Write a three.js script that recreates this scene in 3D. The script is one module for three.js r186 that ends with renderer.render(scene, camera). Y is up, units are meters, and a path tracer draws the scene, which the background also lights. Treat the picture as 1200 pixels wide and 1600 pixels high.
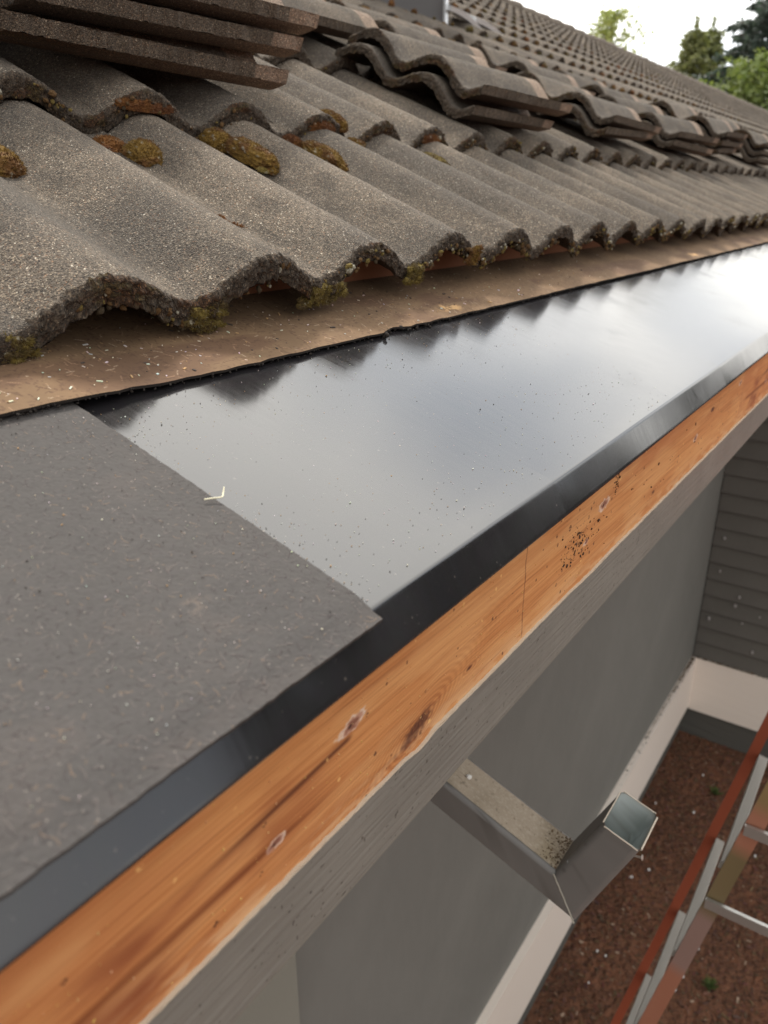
import * as THREE from 'three';
import { mergeGeometries } from 'three/addons/utils/BufferGeometryUtils.js';

// ------------------------------------------------------------------ camera, sky, sun, exposure
const scene = new THREE.Scene();
const camera = new THREE.PerspectiveCamera(67.38, 0.75, 0.02, 400);
const EYE = new THREE.Vector3(0, 0.1898, 0.2);
camera.matrixAutoUpdate = true;
camera.position.copy(EYE);
{
  const right = new THREE.Vector3(0.57160, -0.00475, 0.82052), up = new THREE.Vector3(0.31235, 0.92595, -0.21223), back = new THREE.Vector3(-0.75876, 0.37761, 0.53076);
  camera.quaternion.setFromRotationMatrix(new THREE.Matrix4().makeBasis(right, up, back));
}
camera.focus = 0.62;
camera.userData.fStop = 9;
camera.updateMatrixWorld();
camera.updateProjectionMatrix();

// small deterministic noise kit
function rng(seed) { let a = seed >>> 0; return () => { a = (a + 0x6D2B79F5) >>> 0; let t = Math.imul(a ^ (a >>> 15), 1 | a); t = (t + Math.imul(t ^ (t >>> 7), 61 | t)) ^ t; return ((t ^ (t >>> 14)) >>> 0) / 4294967296; }; }
function hash3(x, y, z) { let h = Math.imul(x, 374761393) ^ Math.imul(y, 668265263) ^ Math.imul(z, 2147483647 - 987654); h = Math.imul(h ^ (h >>> 13), 1274126177); h ^= h >>> 16; return (h >>> 0) / 4294967296; }
const sm = t => t * t * (3 - 2 * t);
function noise3(x, y, z) {   // 0..1
  const xi = Math.floor(x), yi = Math.floor(y), zi = Math.floor(z);
  let u = x - xi, v = y - yi, w = z - zi; u = u * u * (3 - 2 * u); v = v * v * (3 - 2 * v); w = w * w * (3 - 2 * w);
  const a = hash3(xi, yi, zi), b = hash3(xi + 1, yi, zi), c = hash3(xi, yi + 1, zi), d = hash3(xi + 1, yi + 1, zi);
  const p = a + (b - a) * u, q = c + (d - c) * u, lo = p + (q - p) * v;
  const e = hash3(xi, yi, zi + 1), f = hash3(xi + 1, yi, zi + 1), g = hash3(xi, yi + 1, zi + 1), h = hash3(xi + 1, yi + 1, zi + 1);
  const r = e + (f - e) * u, t = g + (h - g) * u, hi = r + (t - r) * v;
  return lo + (hi - lo) * w;
}
function fbm(x, y, z, o = 4) { let s = 0, a = 0.5, n = 0; for (let i = 0; i < o; i++) { s += a * noise3(x, y, z); n += a; a *= 0.5; x = x * 2.03 + 7.1; y = y * 2.03 + 3.7; z = z * 2.03 + 1.3; } return s / n; }
const clamp = (x, a = 0, b = 1) => Math.min(b, Math.max(a, x));
const step = (a, b, x) => sm(clamp((x - a) / (b - a)));
const mix = (a, b, t) => a + (b - a) * t;
const mix3 = (a, b, t) => [mix(a[0], b[0], t), mix(a[1], b[1], t), mix(a[2], b[2], t)];

// bright broken overcast
function makeSky() {
  const W = 512, H = 256, d = new Float32Array(W * H * 4);
  for (let j = 0; j < H; j++) for (let i = 0; i < W; i++) {
    const el = ((j + 0.5) / H - 0.5) * Math.PI, az = ((i + 0.5) / W - 0.5) * 2 * Math.PI;
    const y = Math.sin(el), c = Math.cos(el), x = c * Math.cos(az), z = c * Math.sin(az);
    let col;
    if (y > -0.02) {
      const k = 1 / (Math.max(y, 0) + 0.22);
      const n = fbm(x * k * 1.5 + 11, z * k * 1.5 + 4, 3.3, 6), m = fbm(x * k * 0.6 + 31, z * k * 0.6 + 14, 8.3, 4);
      const cover = step(0.38, 0.6, n * 0.7 + m * 0.3);
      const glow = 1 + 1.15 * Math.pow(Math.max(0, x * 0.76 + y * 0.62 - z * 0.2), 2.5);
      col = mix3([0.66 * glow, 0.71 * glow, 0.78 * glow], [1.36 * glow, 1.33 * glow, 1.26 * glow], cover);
    } else col = [0.16, 0.15, 0.13];
    const o = (j * W + i) * 4; d[o] = col[0]; d[o + 1] = col[1]; d[o + 2] = col[2]; d[o + 3] = 1;
  }
  const t = new THREE.DataTexture(d, W, H, THREE.RGBAFormat, THREE.FloatType);
  t.mapping = THREE.EquirectangularReflectionMapping; t.magFilter = t.minFilter = THREE.LinearFilter; t.needsUpdate = true;
  return t;
}
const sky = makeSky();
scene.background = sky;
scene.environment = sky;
const sun = new THREE.DirectionalLight(new THREE.Color().setRGB(1, 0.93, 0.82), 2.9);
sun.position.set(8, 17, -8); sun.target.position.set(1, 0, 0);
sun.castShadow = true; sun.shadow.radius = 20; sun.shadow.mapSize.set(2048, 2048);
Object.assign(sun.shadow.camera, { left: -12, right: 12, top: 12, bottom: -12, near: 0.5, far: 60 });
scene.add(sun, sun.target);
const EXPOSURE = 1.1;

// ------------------------------------------------------------------ helpers
const numbers = {};
function numbered(n) { const k = numbers[n] = (numbers[n] ?? -1) + 1; return k ? `${n}_${String(k).padStart(3, '0')}` : n; }
function mesh(name, g, m, parent) { const o = new THREE.Mesh(g, m); o.name = name; o.castShadow = o.receiveShadow = true; if (parent) parent.add(o); return o; }
function thing(o, name, label, category, group) { o.name = numbered(name); o.userData.label = label; o.userData.category = category; if (group) o.userData.group = group; scene.add(o); return o; }
function structure(o, name) { o.name = name; o.userData.kind = 'structure'; scene.add(o); return o; }
function box(x0, x1, y0, y1, z0, z1) { const g = new THREE.BoxGeometry(x1 - x0, y1 - y0, z1 - z0); g.translate((x0 + x1) / 2, (y0 + y1) / 2, (z0 + z1) / 2); return g; }
function tex(W, H, fn, srgb = true) {
  const d = new Uint8Array(W * H * 4);
  for (let j = 0; j < H; j++) for (let i = 0; i < W; i++) { const c = fn(i, j), o = (j * W + i) * 4; d[o] = clamp(c[0], 0, 255); d[o + 1] = clamp(c[1], 0, 255); d[o + 2] = clamp(c[2], 0, 255); d[o + 3] = 255; }
  const t = new THREE.DataTexture(d, W, H); t.wrapS = t.wrapT = THREE.RepeatWrapping; t.magFilter = THREE.LinearFilter; t.minFilter = THREE.LinearMipmapLinearFilter; t.generateMipmaps = true;
  if (srgb) t.colorSpace = THREE.SRGBColorSpace; t.needsUpdate = true; return t;
}
function setUV(g, fn) { const p = g.attributes.position, u = new Float32Array(p.count * 2); for (let i = 0; i < p.count; i++) { const [a, b] = fn(p.getX(i), p.getY(i), p.getZ(i)); u[2 * i] = a; u[2 * i + 1] = b; } g.setAttribute('uv', new THREE.BufferAttribute(u, 2)); return g; }
function paint(g, fn) { const p = g.attributes.position, c = new Float32Array(p.count * 3); for (let i = 0; i < p.count; i++) { const k = fn(p.getX(i), p.getY(i), p.getZ(i), i); c[3 * i] = k[0]; c[3 * i + 1] = k[1]; c[3 * i + 2] = k[2]; } g.setAttribute('color', new THREE.BufferAttribute(c, 3)); return g; }
function std(o) { return new THREE.MeshStandardMaterial(o); }
const rgb = (r, g, b) => new THREE.Color().setRGB(r, g, b);
// grid surface from fn(u,v) -> [x,y,z], with uv = (i,j) fraction unless uvfn
function grid(nu, nv, fn, uvfn) {
  const pos = [], uv = [], idx = [];
  for (let j = 0; j <= nv; j++) for (let i = 0; i <= nu; i++) { const p = fn(i / nu, j / nv); pos.push(...p); const q = uvfn ? uvfn(p, i / nu, j / nv) : [i / nu, j / nv]; uv.push(...q); }
  for (let j = 0; j < nv; j++) for (let i = 0; i < nu; i++) { const a = j * (nu + 1) + i, b = a + 1, c = a + nu + 1, d = c + 1; idx.push(a, b, d, a, d, c); }
  const g = new THREE.BufferGeometry(); g.setAttribute('position', new THREE.Float32BufferAttribute(pos, 3)); g.setAttribute('uv', new THREE.Float32BufferAttribute(uv, 2)); g.setIndex(idx); g.computeVertexNormals(); return g;
}

// ------------------------------------------------------------------ textures
// pebbly concrete: thousands of sand grains splatted on a binder
function grainTexture(N, count, rmin, rmax, seed, toneFn, base) {
  const R = rng(seed), col = new Float32Array(N * N * 3), hgt = new Float32Array(N * N).fill(0.15);
  for (let j = 0; j < N; j++) for (let i = 0; i < N; i++) { const o = (j * N + i) * 3, b = base(i / N, j / N); col[o] = b[0]; col[o + 1] = b[1]; col[o + 2] = b[2]; }
  for (let k = 0; k < count; k++) {
    const cx = R() * N, cy = R() * N, r = rmin + (rmax - rmin) * R() * R(), t = toneFn(R, cx / N, cy / N), top = 0.35 + 0.65 * R(), e = 0.7 + 0.6 * R();
    for (let y = Math.floor(cy - r); y <= cy + r; y++) for (let x = Math.floor(cx - r); x <= cx + r; x++) {
      const q = ((x - cx) / e) ** 2 + ((y - cy) * e) ** 2; if (q > r * r) continue;
      const h = top * Math.sqrt(1 - q / (r * r)); const o = ((y + N) % N) * N + ((x + N) % N);
      if (h > hgt[o]) { hgt[o] = h; col[3 * o] = t[0]; col[3 * o + 1] = t[1]; col[3 * o + 2] = t[2]; }
    }
  }
  return [tex(N, N, (i, j) => { const o = 3 * (j * N + i); return [col[o], col[o + 1], col[o + 2]]; }), tex(N, N, (i, j) => { const v = 255 * hgt[j * N + i]; return [v, v, v]; }, false)];
}
const per = (u, v, f, s) => { const a = u * 2 * Math.PI, b = v * 2 * Math.PI, k = f / 6.28; return fbm(Math.cos(a) * k + 9 + s, Math.sin(a) * k + Math.cos(b) * k + 5, Math.sin(b) * k + 13, 4); };
const [tileMap, tileBump] = grainTexture(1024, 130000, 1.3, 3.8, 5, (R, u, v) => {
  const q = R(), b = 0.71 + 0.54 * (R() - 0.5);
  if (q < 0.03) return [200 * b + 14, 192 * b + 14, 178 * b + 14];
  if (q < 0.28) return [160 * b, 147 * b, 131 * b];
  if (q < 0.66) return [132 * b, 121 * b, 110 * b];
  if (q < 0.72) return [140 * b, 112 * b, 92 * b];
  return [98 * b, 91 * b, 84 * b];
}, () => [94, 87, 79]);
const TILE_TEX = 0.27;

const woodMap = (() => {           // fascia: x 0..1.5 m across, y -0.175..0
  const W = 2048, H = 384, X1 = 1.2, knots = [[0.322, -0.108, 0.013, 1.6], [0.389, -0.1, 0.003, 1.5], [1.02, -0.06, 0.006, 2], [0.79, -0.1, 0.004, 1.5], [-0.04, -0.09, 0.012, 2]];
  const nails = [[0.262, -0.064, 0.0075, 0.55], [0.2, -0.094, 0.005, 0.4], [0.633, -0.062, 0.008, 0.7], [0.595, -0.085, 0.004, 0.2], [0.95, -0.08, 0.006, 0.5], [1.18, -0.055, 0.006, 0.4]];
  const R = rng(77), specks = [];
  for (let i = 0; i < 260; i++) specks.push([R() * X1, -R() * 0.175, 0.0005 + R() * 0.0012, R()]);
  for (let i = 0; i < 90; i++) { const a = R() + R() + R() - 1.5, b = R() + R() + R() - 1.5; specks.push([0.572 + a * 0.045 + b * 0.01, -0.08 + b * 0.022, 0.0006 + R() * R() * R() * 0.0032, 0.1]); }
  const dark = new Float32Array(W * H), pale = new Float32Array(W * H);
  for (const [sx, sy, r, q] of specks) { const ci = sx / X1 * W, cj = (sy + 0.175) / 0.175 * H, ri = r / X1 * W, rj = r / 0.175 * H; for (let j = Math.floor(cj - rj); j <= cj + rj; j++) for (let i = Math.floor(ci - ri); i <= ci + ri; i++) if (j >= 0 && j < H && i >= 0 && i < W && ((i - ci) / ri) ** 2 + ((j - cj) / rj) ** 2 < 1) (q < 0.55 ? dark : pale)[j * W + i] = 0.65 * step(0.25, 0.6, noise3(i * 0.55, j * 0.55, 3)); }
  return tex(W, H, (i, j) => {
    const x = (i + 0.5) / W * X1, y = ((j + 0.5) / H - 1) * 0.175;
    let g = y * 1 + 0.012 * (fbm(x * 1.6, 2.2, 0.4, 3) - 0.5) + 0.02 * x; let kd = 0, halo = 0;
    for (const [kx, ky, r, st] of knots) { const dx = (x - kx) * 0.36, dy = y - ky - (x - kx) * 0.25 * (kx === 0.322 ? 1 : 0), q = Math.sqrt(dx * dx + dy * dy); g += (dy > 0 ? 1 : -1) * r * st * Math.exp(-q / (r * 1.6)) * 0.55; kd = Math.max(kd, (1 - step(r * 0.2, r * 0.66, q + r * 0.5 * (fbm(x * 260, y * 420, 2, 3) - 0.5))) * (0.55 + 0.6 * fbm(x * 700, y * 300, 5, 3))); halo = Math.max(halo, Math.exp(-q / (r * 1.1)) * (0.5 + 0.5 * Math.sin(q * 2600))); }
    const band = fbm(g * 95, x * 0.8, 1.1, 3), ring = Math.pow(0.5 + 0.5 * Math.sin(g * 900 + 6 * fbm(g * 60, x * 2, 3, 2)), 3), fib = fbm(x * 26, y * 1500, 6, 3);
    let c = mix3([216, 155, 96], [178, 108, 58], clamp(band * 0.9 - 0.02 + 0.16 * ring));
    c = mix3(c, [232, 178, 116], 0.4 * clamp(fib * 1.8 - 0.75)); c = mix3(c, [128, 70, 34], 0.32 * clamp(fib * -2.2 + 1.0)); { const ck = fbm(x * 7, y * 900 + g * 300, 16, 2); c = mix3(c, [96, 50, 26], 0.22 * step(0.7, 0.76, ck)); }
    const stain = step(0.42, 0.62, fbm(x * 9 + 1, y * 42, 12.5, 4)) * (1 - step(0.12, 0.3, x)); c = mix3(c, [126, 62, 34], 0.75 * stain); const tan = step(0.46, 0.66, fbm(x * 4 + 8, y * 26, 2.5, 4)); c = mix3(c, [190, 122, 74], 0.6 * tan); const honey = step(0.48, 0.68, fbm(x * 11 + 3, y * 50, 21, 4)); c = mix3(c, [232, 186, 130], 0.28 * honey);
    const streak = Math.exp(-(((y + 0.094 + (0.2 - x) * -0.02) / 0.0022) ** 2)) * step(0.02, 0.06, x) * (1 - step(0.2, 0.26, x)); c = mix3(c, [110, 52, 22], 0.65 * streak);
    const streak2 = Math.exp(-(((y + 0.071 + (0.262 - x) * 0.05) / 0.0018) ** 2)) * step(0.13, 0.2, x) * (1 - step(0.255, 0.262, x)); c = mix3(c, [84, 40, 20], 0.8 * streak2);
    c = mix3(c, [120, 62, 32], 0.6 * clamp(halo)); c = mix3(c, [72, 36, 24], 0.88 * kd);
    if (Math.abs(x - 0.468 - 0.004 * noise3(y * 90, 2, 2)) < 0.0009 && y < -0.03 && y > -0.118) c = mix3(c, [110, 66, 40], 0.55 * noise3(x * 900, y * 300, 3) + 0.2);
    for (const [nx, ny, r, sl] of nails) { const dx = x - nx, dy = y - ny - dx * 0.12, q = Math.hypot(dx * (dx < 0 ? 0.55 : 0.8), dy * 1.7) + r * 0.9 * (fbm(x * 330, y * 520, 4, 3) - 0.5); c = mix3(c, [190, 150, 136], 0.75 * (1 - step(r * 0.8, r * 1.1, q))); c = mix3(c, [120, 74, 58], 0.75 * (1 - step(r * 0.3, r * 0.8, q))); c = mix3(c, [58, 32, 24], 0.85 * (1 - step(r * 0.1, r * 0.3, Math.hypot(dx + r * 0.5, dy * 1.4)))); c = mix3(c, [226, 206, 190], 0.8 * (step(r * 0.72, r * 0.9, q) - step(r * 1.0, r * 1.2, q)) * step(0.35, 0.6, noise3(x * 260, y * 260, nx * 50))); }
    const wear = step(-0.1, -0.121, y) * step(0.4, 0.6, fbm(x * 60, y * 300, 1, 3)); c = mix3(c, [228, 196, 158], 0.45 * wear);
    const o = j * W + i; c = mix3(c, [60, 34, 22], dark[o]); c = mix3(c, [250, 205, 130], pale[o]);
    return c;
  });
})();
const woodBump = tex(1024, 512, (i, j) => { const x = i / 1024 * 1.2, y = j / 512 * 0.175, v = 255 * (0.6 * fbm(x * 26, y * 1500, 6, 3) + 0.4 * fbm(x * 60, y * 200, 3, 3)); return [v, v, v]; }, false);
const fibreBump = tex(512, 512, (i, j) => { const v = 255 * fbm(i / 512 * 6, j / 512 * 90, 3, 3); return [v, v, v]; }, false);

function sheetTexture() {           // fibrous asphalt-like sheet, 0.4 m square
  const N = 1024, R = rng(19), col = new Float32Array(N * N * 3), hg = new Float32Array(N * N);
  for (let j = 0; j < N; j++) for (let i = 0; i < N; i++) {
    const u = i / N * 0.4, v = j / N * 0.4, o = j * N + i, a = fbm(u * 26, v * 26, 2, 4), b = fbm(u * 600, v * 600, 5, 3), d = step(0.58, 0.72, fbm(u * 34 + 5, v * 34, 9, 4));
    let c = mix3([57, 54, 53], [75, 71, 69], a * 0.4 + b * 0.8); c = mix3(c, [96, 84, 78], 0.14 * d); c = mix3(c, [62, 59, 60], 0.25 * step(0.56, 0.7, b));
    col.set(c, 3 * o); hg[o] = 0.5 * b + 0.2;
  }
  for (let k = 0; k < 9000; k++) {   // fibres and dust specks
    const x = R() * N, y = R() * N, an = R() * 6.28, len = 3 + R() * R() * 16, q = R(), t = q < 0.45 ? [56, 48, 48] : q < 0.8 ? [104, 94, 90] : q < 0.93 ? [128, 104, 84] : [186, 174, 162], L = q > 0.93 ? 2 : len, cv = (R() - 0.5) * 0.12;
    for (let s = 0; s < L; s += 0.7) { const X = Math.floor(x + Math.cos(an + cv * s) * s + N) % N, Y = Math.floor(y + Math.sin(an + cv * s) * s + N) % N, o = Y * N + X; col.set(mix3([col[3 * o], col[3 * o + 1], col[3 * o + 2]], t, 0.6), 3 * o); hg[o] += 0.25; }
  }
  for (const [bx, by, r] of [[0.3, 0.22, 0.018], [0.12, 0.32, 0.012], [0.36, 0.07, 0.02], [0.2, 0.05, 0.01]]) for (let j = 0; j < N; j++) for (let i = 0; i < N; i++) { const u = i / N * 0.4, v = j / N * 0.4, q = Math.hypot(u - bx, (v - by) * 2.2) / r; if (q < 1.6) { const o = j * N + i, t = (1 - step(0.3, 1.5, q)) * step(0.45, 0.62, fbm(u * 300, v * 300, 1, 3)); col.set(mix3([col[3 * o], col[3 * o + 1], col[3 * o + 2]], [140, 118, 102], 0.3 * t), 3 * o); } }
  return [tex(N, N, (i, j) => { const o = 3 * (j * N + i); return [col[o], col[o + 1], col[o + 2]]; }), tex(N, N, (i, j) => { const v = 255 * clamp(hg[j * N + i]); return [v, v, v]; }, false)];
}
const [sheetMap, sheetBump] = sheetTexture();

function boardTexture() {           // brown felt-like board, 1.0 m (x) by 0.25 m
  const W = 1280, H = 320, R = rng(23), col = new Float32Array(W * H * 3);
  for (let j = 0; j < H; j++) for (let i = 0; i < W; i++) {
    const u = i / W, v = j / H * 0.25, a = fbm(u * 18, v * 18, 2, 4), b = fbm(u * 420, v * 420, 5, 3), d = step(0.55, 0.7, fbm(u * 9 + 5, v * 30, 9, 4));
    let c = mix3([96, 75, 54], [132, 105, 77], a * 0.9 + b * 0.35 - 0.1); c = mix3(c, [84, 58, 42], 0.5 * d); c = mix3(c, [74, 52, 38], 0.55 * step(0.6, 0.75, b));
    const pale = (1 - step(0.012, 0.03, Math.hypot(u - 0.75, (v - 0.018) * 2.2))) * step(0.4, 0.55, fbm(u * 120, v * 120, 1, 3)); c = mix3(c, [206, 164, 112], 0.8 * pale);
    col.set(c, 3 * (j * W + i));
  }
  for (let k = 0; k < 4200; k++) { const x = R() * W, y = R() * H, an = R() * 6.28, L = 2 + R() * 9, q = R(), t = q < 0.55 ? [78, 54, 40] : q < 0.9 ? [170, 136, 108] : [206, 190, 168]; for (let s = 0; s < L; s++) { const X = Math.floor(x + Math.cos(an) * s + W) % W, Y = Math.floor(y + Math.sin(an) * s + H) % H, o = 3 * (Y * W + X); col.set(mix3([col[o], col[o + 1], col[o + 2]], t, 0.55), o); } }
  return tex(W, H, (i, j) => { const o = 3 * (j * W + i); return [col[o], col[o + 1], col[o + 2]]; });
}
const boardMap = boardTexture();

const metalRough = (() => {         // rub marks and dusty smears
  const N = 1024, R = rng(91), a = new Float32Array(N * N);
  for (let j = 0; j < N; j++) for (let i = 0; i < N; i++) a[j * N + i] = 0.115 + 0.07 * step(0.45, 0.75, fbm(i / N * 7, j / N * 7, 4, 4)) + 0.04 * noise3(i / 3, j / 40, 1);
  for (let k = 0; k < 320; k++) { const x = R() * N, y = R() * N, an = 1.1 + (R() - 0.5) * 1.6, L = 20 + R() * 120, w = 0.008 + R() * 0.022; for (let s = 0; s < L; s++) a[(Math.floor(y + Math.sin(an) * s + N) % N) * N + Math.floor(x + Math.cos(an) * s + N) % N] += w; }
  return tex(N, N, (i, j) => { const v = 255 * clamp(a[j * N + i]); return [v, v, v]; }, false);
})();
const metalMap = (() => {           // dark coat with dried dust film specks
  const N = 1024, R = rng(92), a = new Float32Array(N * N);
  for (let k = 0; k < 1500; k++) { const x = R() * N, y = R() * N, r = 0.6 + R() * R() * R() * 1.6, d = 0.2 + 0.5 * R(); for (let v = -3; v <= 3; v++) for (let u = -3; u <= 3; u++) if (u * u + v * v < r * r) a[(Math.floor(y + v + N) % N) * N + Math.floor(x + u + N) % N] = d; }
  return tex(N, N, (i, j) => { const s = fbm(i / N * 9, j / N * 9, 2, 4); return mix3(mix3([34, 33, 35], [42, 40, 41], s), [120, 110, 100], a[j * N + i]); });
})();
const plasterMap = tex(512, 512, (i, j) => { const u = i / 512, v = j / 512, a = per(u, v, 7, 1), b = fbm(u * 60, v * 14, 3, 3), k = 0.96 + 0.08 * a + 0.03 * (b - 0.5); return [119 * k, 118 * k, 113 * k]; });
const plasterBump = tex(512, 512, (i, j) => { const v = 255 * fbm((i + j) / 512 * 26, (i - j) / 512 * 7, 3, 3); return [v, v, v]; }, false);
const soilMap = (() => { const N = 640; return tex(N, N, (i, j) => { const u = i / N, v = j / N, a = per(u, v, 14, 4), b = fbm(u * 170, v * 170, 2, 4); let c = mix3([80, 52, 37], [130, 88, 64], clamp(a * 0.7 + b * 0.6 - 0.1)); c = mix3(c, [40, 24, 17], 0.6 * step(0.55, 0.7, b)); c = mix3(c, [138, 88, 62], 0.4 * step(0.5, 0.7, per(u, v, 30, 9))); return c; }); })();
const soilBump = tex(512, 512, (i, j) => { const v = 255 * fbm(i / 512 * 70, j / 512 * 70, 2, 4); return [v, v, v]; }, false);
const paintMap = tex(1024, 128, (i, j) => { const x = i / 1024 * 0.8, y = j / 128 * 0.06, f = fbm(x * 14, y * 700, 2, 4), a = fbm(x * 20, y * 30, 6, 3), s = noise3(x * 420, y * 420, 7); let k = 0.9 + 0.14 * a + 0.08 * (f - 0.5); let c = [128 * k, 125 * k, 118 * k]; if (s > 0.93) c = mix3(c, [56, 50, 46], 0.7); return c; });
const paintBump = tex(1024, 128, (i, j) => { const x = i / 1024 * 0.8, y = j / 128 * 0.06, v = 255 * fbm(x * 22, y * 520, 2, 4); return [v, v, v]; }, false);

// ------------------------------------------------------------------ materials
const M = {
  tile: std({ map: tileMap, bumpMap: tileBump, bumpScale: 0.0011, roughness: 0.95, vertexColors: true }),
  moss: std({ roughness: 1, vertexColors: true }),
  wood: std({ map: woodMap, bumpMap: woodBump, bumpScale: 0.0005, roughness: 0.66 }),
  batten: std({ color: rgb(0.23, 0.1, 0.05), bumpMap: fibreBump, bumpScale: 0.0006, roughness: 0.8 }),
  paint: std({ map: paintMap, bumpMap: paintBump, bumpScale: 0.0006, roughness: 0.55 }),
  primer: std({ color: rgb(0.55, 0.46, 0.35), roughness: 0.95 }),
  metal: new THREE.MeshPhysicalMaterial({ map: metalMap, roughnessMap: metalRough, roughness: 1, metalness: 0, ior: 1.85 }),
  sheet: std({ map: sheetMap, bumpMap: sheetBump, bumpScale: 0.0008, roughness: 0.85 }),
  sheetEdge: std({ color: rgb(0.05, 0.042, 0.038), roughness: 0.95 }),
  board: std({ map: boardMap, roughness: 0.92 }),
  boardEdge: std({ color: rgb(0.02, 0.015, 0.012), roughness: 1 }),
  wall: std({ map: plasterMap, bumpMap: plasterBump, bumpScale: 0.0006, roughness: 0.8 }),
  trim: std({ color: rgb(0.24, 0.235, 0.2), bumpMap: plasterBump, bumpScale: 0.001, roughness: 0.75 }),
  siding: std({ map: plasterMap, color: rgb(0.62, 0.58, 0.56), roughness: 0.8 }),
  skirt: std({ map: plasterMap, color: rgb(2.5, 2.45, 2.4).multiplyScalar(1), roughness: 0.8 }),
  foundation: std({ color: rgb(0.09, 0.085, 0.075), roughness: 0.95, bumpMap: plasterBump, bumpScale: 0.004 }),
  soil: std({ map: soilMap, bumpMap: soilBump, bumpScale: 0.03, roughness: 1 }),
  deck: std({ color: rgb(0.05, 0.04, 0.035), roughness: 1 }),
  flecks: std({ color: rgb(1, 1, 1), roughness: 0.9 }),
};
M.skirt = std({ color: rgb(0.8, 0.71, 0.63), bumpMap: plasterBump, bumpScale: 0.001, roughness: 0.75 });

// ------------------------------------------------------------------ ground
structure(mesh('ground', setUV(new THREE.PlaneGeometry(400, 400).rotateX(-Math.PI / 2).translate(0, -2.72, 0), (x, y, z) => [x / 1.3, z / 1.3]), M.soil), 'ground');

// ------------------------------------------------------------------ house body
const house = new THREE.Group();
thing(house, 'house', 'grey house with a mossy concrete tile roof and bare wooden eave board', 'house');
{
  const wallUV = g => setUV(g, (x, y, z) => [(x + z) / 0.9, y / 0.9]);
  mesh('wall', wallUV(box(-5, 4.04, -2.2, 0.0, -0.62, -0.5)), M.wall, house).userData.label = 'smooth grey painted wall below the eave';
  mesh('corner_trim', box(0.2, 0.683, -2.2, -0.17, -0.499, -0.47), M.trim, house);
  mesh('skirt_board', box(-5, 4.016, -2.53, -2.2, -0.55, -0.474), M.skirt, house).userData.label = 'off white skirt board along the foot of the wall';
  mesh('foundation', box(-5, 4.05, -2.9, -2.53, -0.6, -0.505), M.foundation, house);
  mesh('soffit', box(-5, 4.03, -0.15, -0.135, -0.5, -0.041), M.trim, house);
  const wing = mesh('wing_wall', wallUV(box(4.05, 4.2, -2.2, -1.1, -0.6, 2.0)), M.siding, house);
  wing.userData.label = 'dark clapboard wall of the projecting wing';
  const cb = []; for (let v = 0; v < 3; v++) { const g = new THREE.BoxGeometry(0.02, 0.112, 2.49); g.translate(0, 0.055, 0); cb.push(setUV(g, (x, y, z) => [z / 0.7 + v * 0.3, y / 0.7 + v * 0.2])); }
  for (let k = 0; k < 19; k++) { const m = mesh('clapboard', cb[k % 3], M.siding, wing); m.position.set(4.033 - 0.003 * hash3(k, 2, 1), -2.2 + 0.0985 * k, 0.75); m.rotation.z = -0.16; if (k > 10) { m.scale.z = 0.4; m.position.z = 0; } }
  mesh('wing_skirt_board', box(4.012, 4.06, -2.54, -2.202, -0.474, 2.0), M.skirt, house);
  mesh('wing_foundation', box(4.03, 4.2, -2.9, -2.54, -0.6, 2.0), M.foundation, house);
  mesh('wing_end_wall', box(4.06, 31, -2.9, -1.02, 1.9, 2.0), M.siding, house);
  const wr = new THREE.Shape([[-0.25, 0.1], [2.25, -1.15], [2.25, -1.22], [-0.25, 0.03]].map(p => new THREE.Vector2(...p)));
  const wg = new THREE.ExtrudeGeometry(wr, { depth: 27, bevelEnabled: false }); wg.applyMatrix4(new THREE.Matrix4().makeBasis(new THREE.Vector3(0, 0, 1), new THREE.Vector3(0, 1, 0), new THREE.Vector3(-1, 0, 0))); wg.translate(31.2, 0, 0);
  mesh('wing_roof', wg, std({ color: rgb(0.16, 0.145, 0.13), roughness: 0.95 }), house);
  mesh('back_wall', box(-5, 31, -2.9, 0.2, -8.6, -8.5), M.siding, house);
  mesh('gable_wall', box(-5, -4.9, -2.9, 0.05, -8.5, -0.62), M.siding, house);
  mesh('gable_wall', box(30.9, 31, -2.9, 0.05, -8.5, -0.62), M.siding, house);
}

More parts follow.
